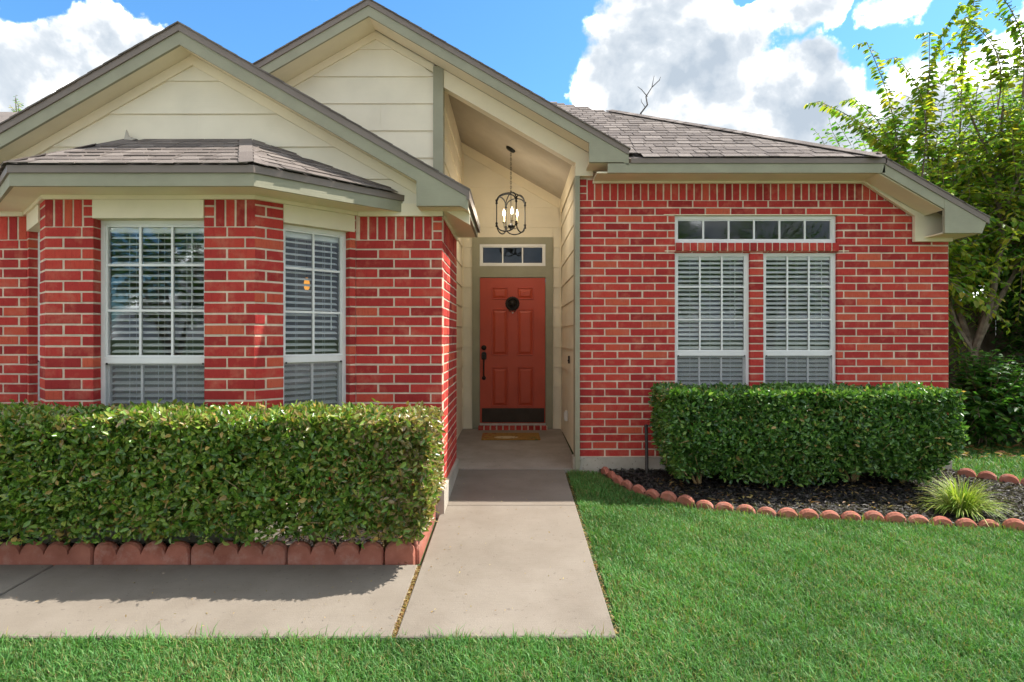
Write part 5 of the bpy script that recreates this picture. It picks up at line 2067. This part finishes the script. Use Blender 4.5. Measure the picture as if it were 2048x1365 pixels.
def leafy_mass(root, cx, cy, cz, rx, ry, rz, n_shoots, palette, weights, leaf=0.075, zmin=0.05, trunk_r=0.03, spread=0.35):
    m = MB()
    out = []
    b = Vector((cx, cy, -0.05))
    heads = []
    for k in range(5):
        e = Vector((cx + random.uniform(-.5, .5) * rx, cy + random.uniform(-.5, .5) * ry, cz + random.uniform(-.3, .3) * rz))
        pth = limb_path(b + Vector((random.uniform(-.05, .05), random.uniform(-.05, .05), 0)), e, 0.08)
        m.tube(pth, trunk_r, 6, trunk_r * 0.35)
        heads.append(pth)
    for _ in range(n_shoots):
        while True:
            u = Vector((random.uniform(-1, 1), random.uniform(-1, 1), random.uniform(-1, 1)))
            if u.length < 1:
                break
        lump = 1 + 0.22 * math.sin(u.x * 7 + cx) * math.sin(u.z * 6 + cy)
        p = Vector((cx + u.x * rx * lump, cy + u.y * ry * lump, cz + u.z * rz * lump))
        if p.z < zmin:
            continue
        d = Vector((u.x, u.y, u.z + random.uniform(-.2, .7)))
        d = d.normalized() if d.length > 0.01 else Vector((0, 0, 1))
        q = [p - d * spread * 0.5, p + Vector((random.uniform(-.04, .04), random.uniform(-.04, .04), 0.02)), p + d * spread * 0.5]
        m.tube(q, 0.005, 4, 0.002)
        shoot_leaves(q, leaf, leaf * 0.36, out, droop=0.1, start=0.0)
    m.build('trunk', 'bark', root)
    emit_leaves(out, 'crown', root, palette, weights, 0.58)


shr = [((5.25, 8.2), (0.55, .5), 0.75, 0.75, 'leafy green shrub growing against the fence next to the brick corner'),
       ((5.8, 7.3), (0.6, .45), 0.55, 0.55, 'low broad-leaved shrub at the foot of the loose tree'),
       ((6.6, 7.2), (0.6, .45), 0.38, 0.40, 'low spreading shrub on the side-yard grass away from the house'),
       ((7.45, 8.3), (0.6, .5), 1.1, 1.1, 'bushy dark shrub behind the trunk of the loose tree'),
       ((7.6, 7.7), (0.7, .6), 1.0, 1.0, 'rounded shrub at the far end of the side yard')]
for (c, r_, cz, rz, lab) in shr:
    rt = thing('shrub', (c[0], c[1], 0.0), lab, 'shrub', 'side-yard shrubs')
    leafy_mass(rt, c[0], c[1], cz, r_[0], r_[1], rz, 260, DG, [3, 3, 2, 0.5, 1.5], leaf=0.125, trunk_r=0.012)
for (c, z, rx, rz, lab) in (((6.2, 9.9), 3.0, 1.35, 1.9, 'dense green tree rising behind the fence near the house'), ((8.9, 10.4), 3.4, 1.7, 2.4, 'broad dense tree behind the fence farther from the house'),
                            ((7.6, 8.6), 2.6, 1.0, 1.1, 'leafy young tree squeezed in front of the fence')):
    rt = thing('background_tree', (c[0], c[1], 0.0), lab, 'tree', 'trees by the fence')
    leafy_mass(rt, c[0], c[1], z, rx, 1.1, rz, 700, DG[:4] + [(0.16, 0.21, 0.03)], [2, 3, 3, 1.6, 1.0], leaf=0.14, zmin=0.9, trunk_r=0.06, spread=0.5)
# orange-brown dried leaves under the tree
chips('leaf_litter', [(4.6, 6.4), (8, 6.4), (8, 8.6), (4.6, 8.6)], 500, 0.08, tan, 'grass_blade', 0.03)

fence = thing('wooden_fence', (7.0, 9.0, 0.0), 'weathered vertical board fence at the back of the side yard', 'fence')
pk = MB(); pk.xz([(-0.068, 0.0), (0.068, 0.0), (0.068, 1.84), (0.04, 1.88), (-0.04, 1.88), (-0.068, 1.84)], -0.009, 0.009)
pm = pk.mesh('picket'); pm.materials.append(M['fence_wood'])
for k in range(44):
    o = bpy.data.objects.new('picket', pm)
    COL.objects.link(o)
    o.parent = fence
    o.matrix_parent_inverse = Matrix.Translation(-ROOT_LOC[fence.name])
    o.location = (4.5 + k * 0.143, 9.0 + random.uniform(-.004, .004), random.uniform(-.015, .01))
    o.rotation_euler = (0, R(random.uniform(-.5, .5)), 0)
for z in (0.35, 1.0, 1.6):
    m = MB(); m.box(4.45, 10.8, 9.012, 9.05, z, z + 0.09); m.build('rail', 'fence_wood', fence)
for x in (4.6, 7.0, 9.4):
    m = MB(); m.box(x - 0.045, x + 0.045, 9.051, 9.14, -0.1, 1.8); m.build('post', 'fence_wood', fence)

# bare dead tree showing over the roof
bt = thing('bare_tree', (3.45, 16.0, 0.0), 'bare dead branch poking up above the shingle roof', 'tree')
m = MB()
m.tube([(3.45, 16, -0.1), (3.5, 16, 3.5), (3.42, 16, 6.2), (3.47, 16, 7.1)], [0.13, 0.09, 0.055, 0.038], 7)
m.tube([(3.47, 16, 7.1), (3.42, 16, 7.35), (3.60, 16, 7.58), (3.56, 16, 7.80), (3.72, 16, 8.05), (3.78, 16, 8.36)], [0.030, 0.025, 0.021, 0.017, 0.012, 0.005], 6)
m.tube([(3.72, 16, 8.05), (3.92, 16, 8.24), (3.96, 16, 8.33)], [0.014, 0.010, 0.005], 5)
m.tube([(3.60, 16, 7.80), (3.45, 16, 7.98), (3.34, 16, 8.07)], [0.014, 0.010, 0.006], 5)
m.tube([(3.55, 16, 7.5), (3.44, 16, 7.66), (3.43, 16, 7.74)], [0.010, 0.008, 0.005], 5)
m.build('trunk', 'dead_wood', bt)
# sprig of a tree behind the left roof
lt = thing('background_tree', (-11.6, 14.0, 0.0), 'thin green treetop just showing behind the roof by the bay gable', 'tree', 'trees by the fence')
m = MB()
m.tube([(-11.6, 14, -0.3), (-11.7, 14, 3.5), (-11.62, 14, 5.6), (-11.72, 14, 6.95)], [0.11, 0.08, 0.035, 0.008], 7)
out = []
for _ in range(46):
    z = random.uniform(3.6, 6.8)
    r_ = (6.95 - z) * 0.42 + 0.08
    p0 = Vector((-11.66, 14, z))
    e = p0 + Vector((random.uniform(-1, 1) * r_, random.uniform(-1, 1) * r_, random.uniform(.1, .35)))
    q = limb_path(p0, e, 0.1, 4)
    m.tube(q, 0.008, 4, 0.003)
    shoot_leaves(q, 0.085, 0.035, out)
m.build('trunk', 'bark', lt)
emit_leaves(out, 'crown', lt, YG, [1, 3, 3, .5, 2])

# ------------------------------------------------------------------ across the street (mirrored in the window panes)
nh = thing('neighbour_house', (-5.0, -19.0, gz(-19)), 'tan house with brown roof across the street', 'house')
g0 = gz(-19)
m = MB(); m.box(-12, 2, -25, -19, g0 - 0.2, g0 + 2.7); m.xz([(-12, g0 + 2.7), (2, g0 + 2.7), (-5, g0 + 5.6)], -24.9, -19.02); m.build('wall', 'tan_stucco', nh)
m = MB(); m.xz([(-12.5, g0 + 2.55), (-5, g0 + 5.75), (-5, g0 + 5.9), (-12.5, g0 + 2.7)], -25.4, -18.5); m.xz([(2.5, g0 + 2.55), (2.5, g0 + 2.7), (-5, g0 + 5.9), (-5, g0 + 5.75)], -25.4, -18.5); m.build('roof', 'shingle', nh)
m = MB(); m.box(-10.5, -5.8, -19.0, -18.95, g0, g0 + 2.2)
for k in range(1, 4):
    m.box(-10.5, -5.8, -18.95, -18.93, g0 + 0.55 * k - 0.5, g0 + 0.55 * k - 0.04)
m.build('garage_door', 'siding_paint', nh)
m = MB(); m.box(-3.6, -1.6, -19.0, -18.94, g0 + 0.8, g0 + 2.2); m.build('window', 'glass', nh)
for (x, y, z, rx, rz, lab) in ((6.5, -15, 4.2, 3.0, 2.6, 'round street tree on the far side of the street by the tan house'), (-14.5, -17, 4.6, 3.2, 2.9, 'street tree beside the garage of the tan house'), (13, -18, 4.8, 3.4, 3.0, 'big street tree beyond the round one')):
    rt = thing('street_tree', (x, y, gz(y)), lab, 'tree', 'trees across the street')
    leafy_mass(rt, x, y, z, rx, rx * 0.9, rz, 520, DG, [3, 3, 2, 1, 1], leaf=0.22, zmin=1.4, trunk_r=0.12, spread=0.9)
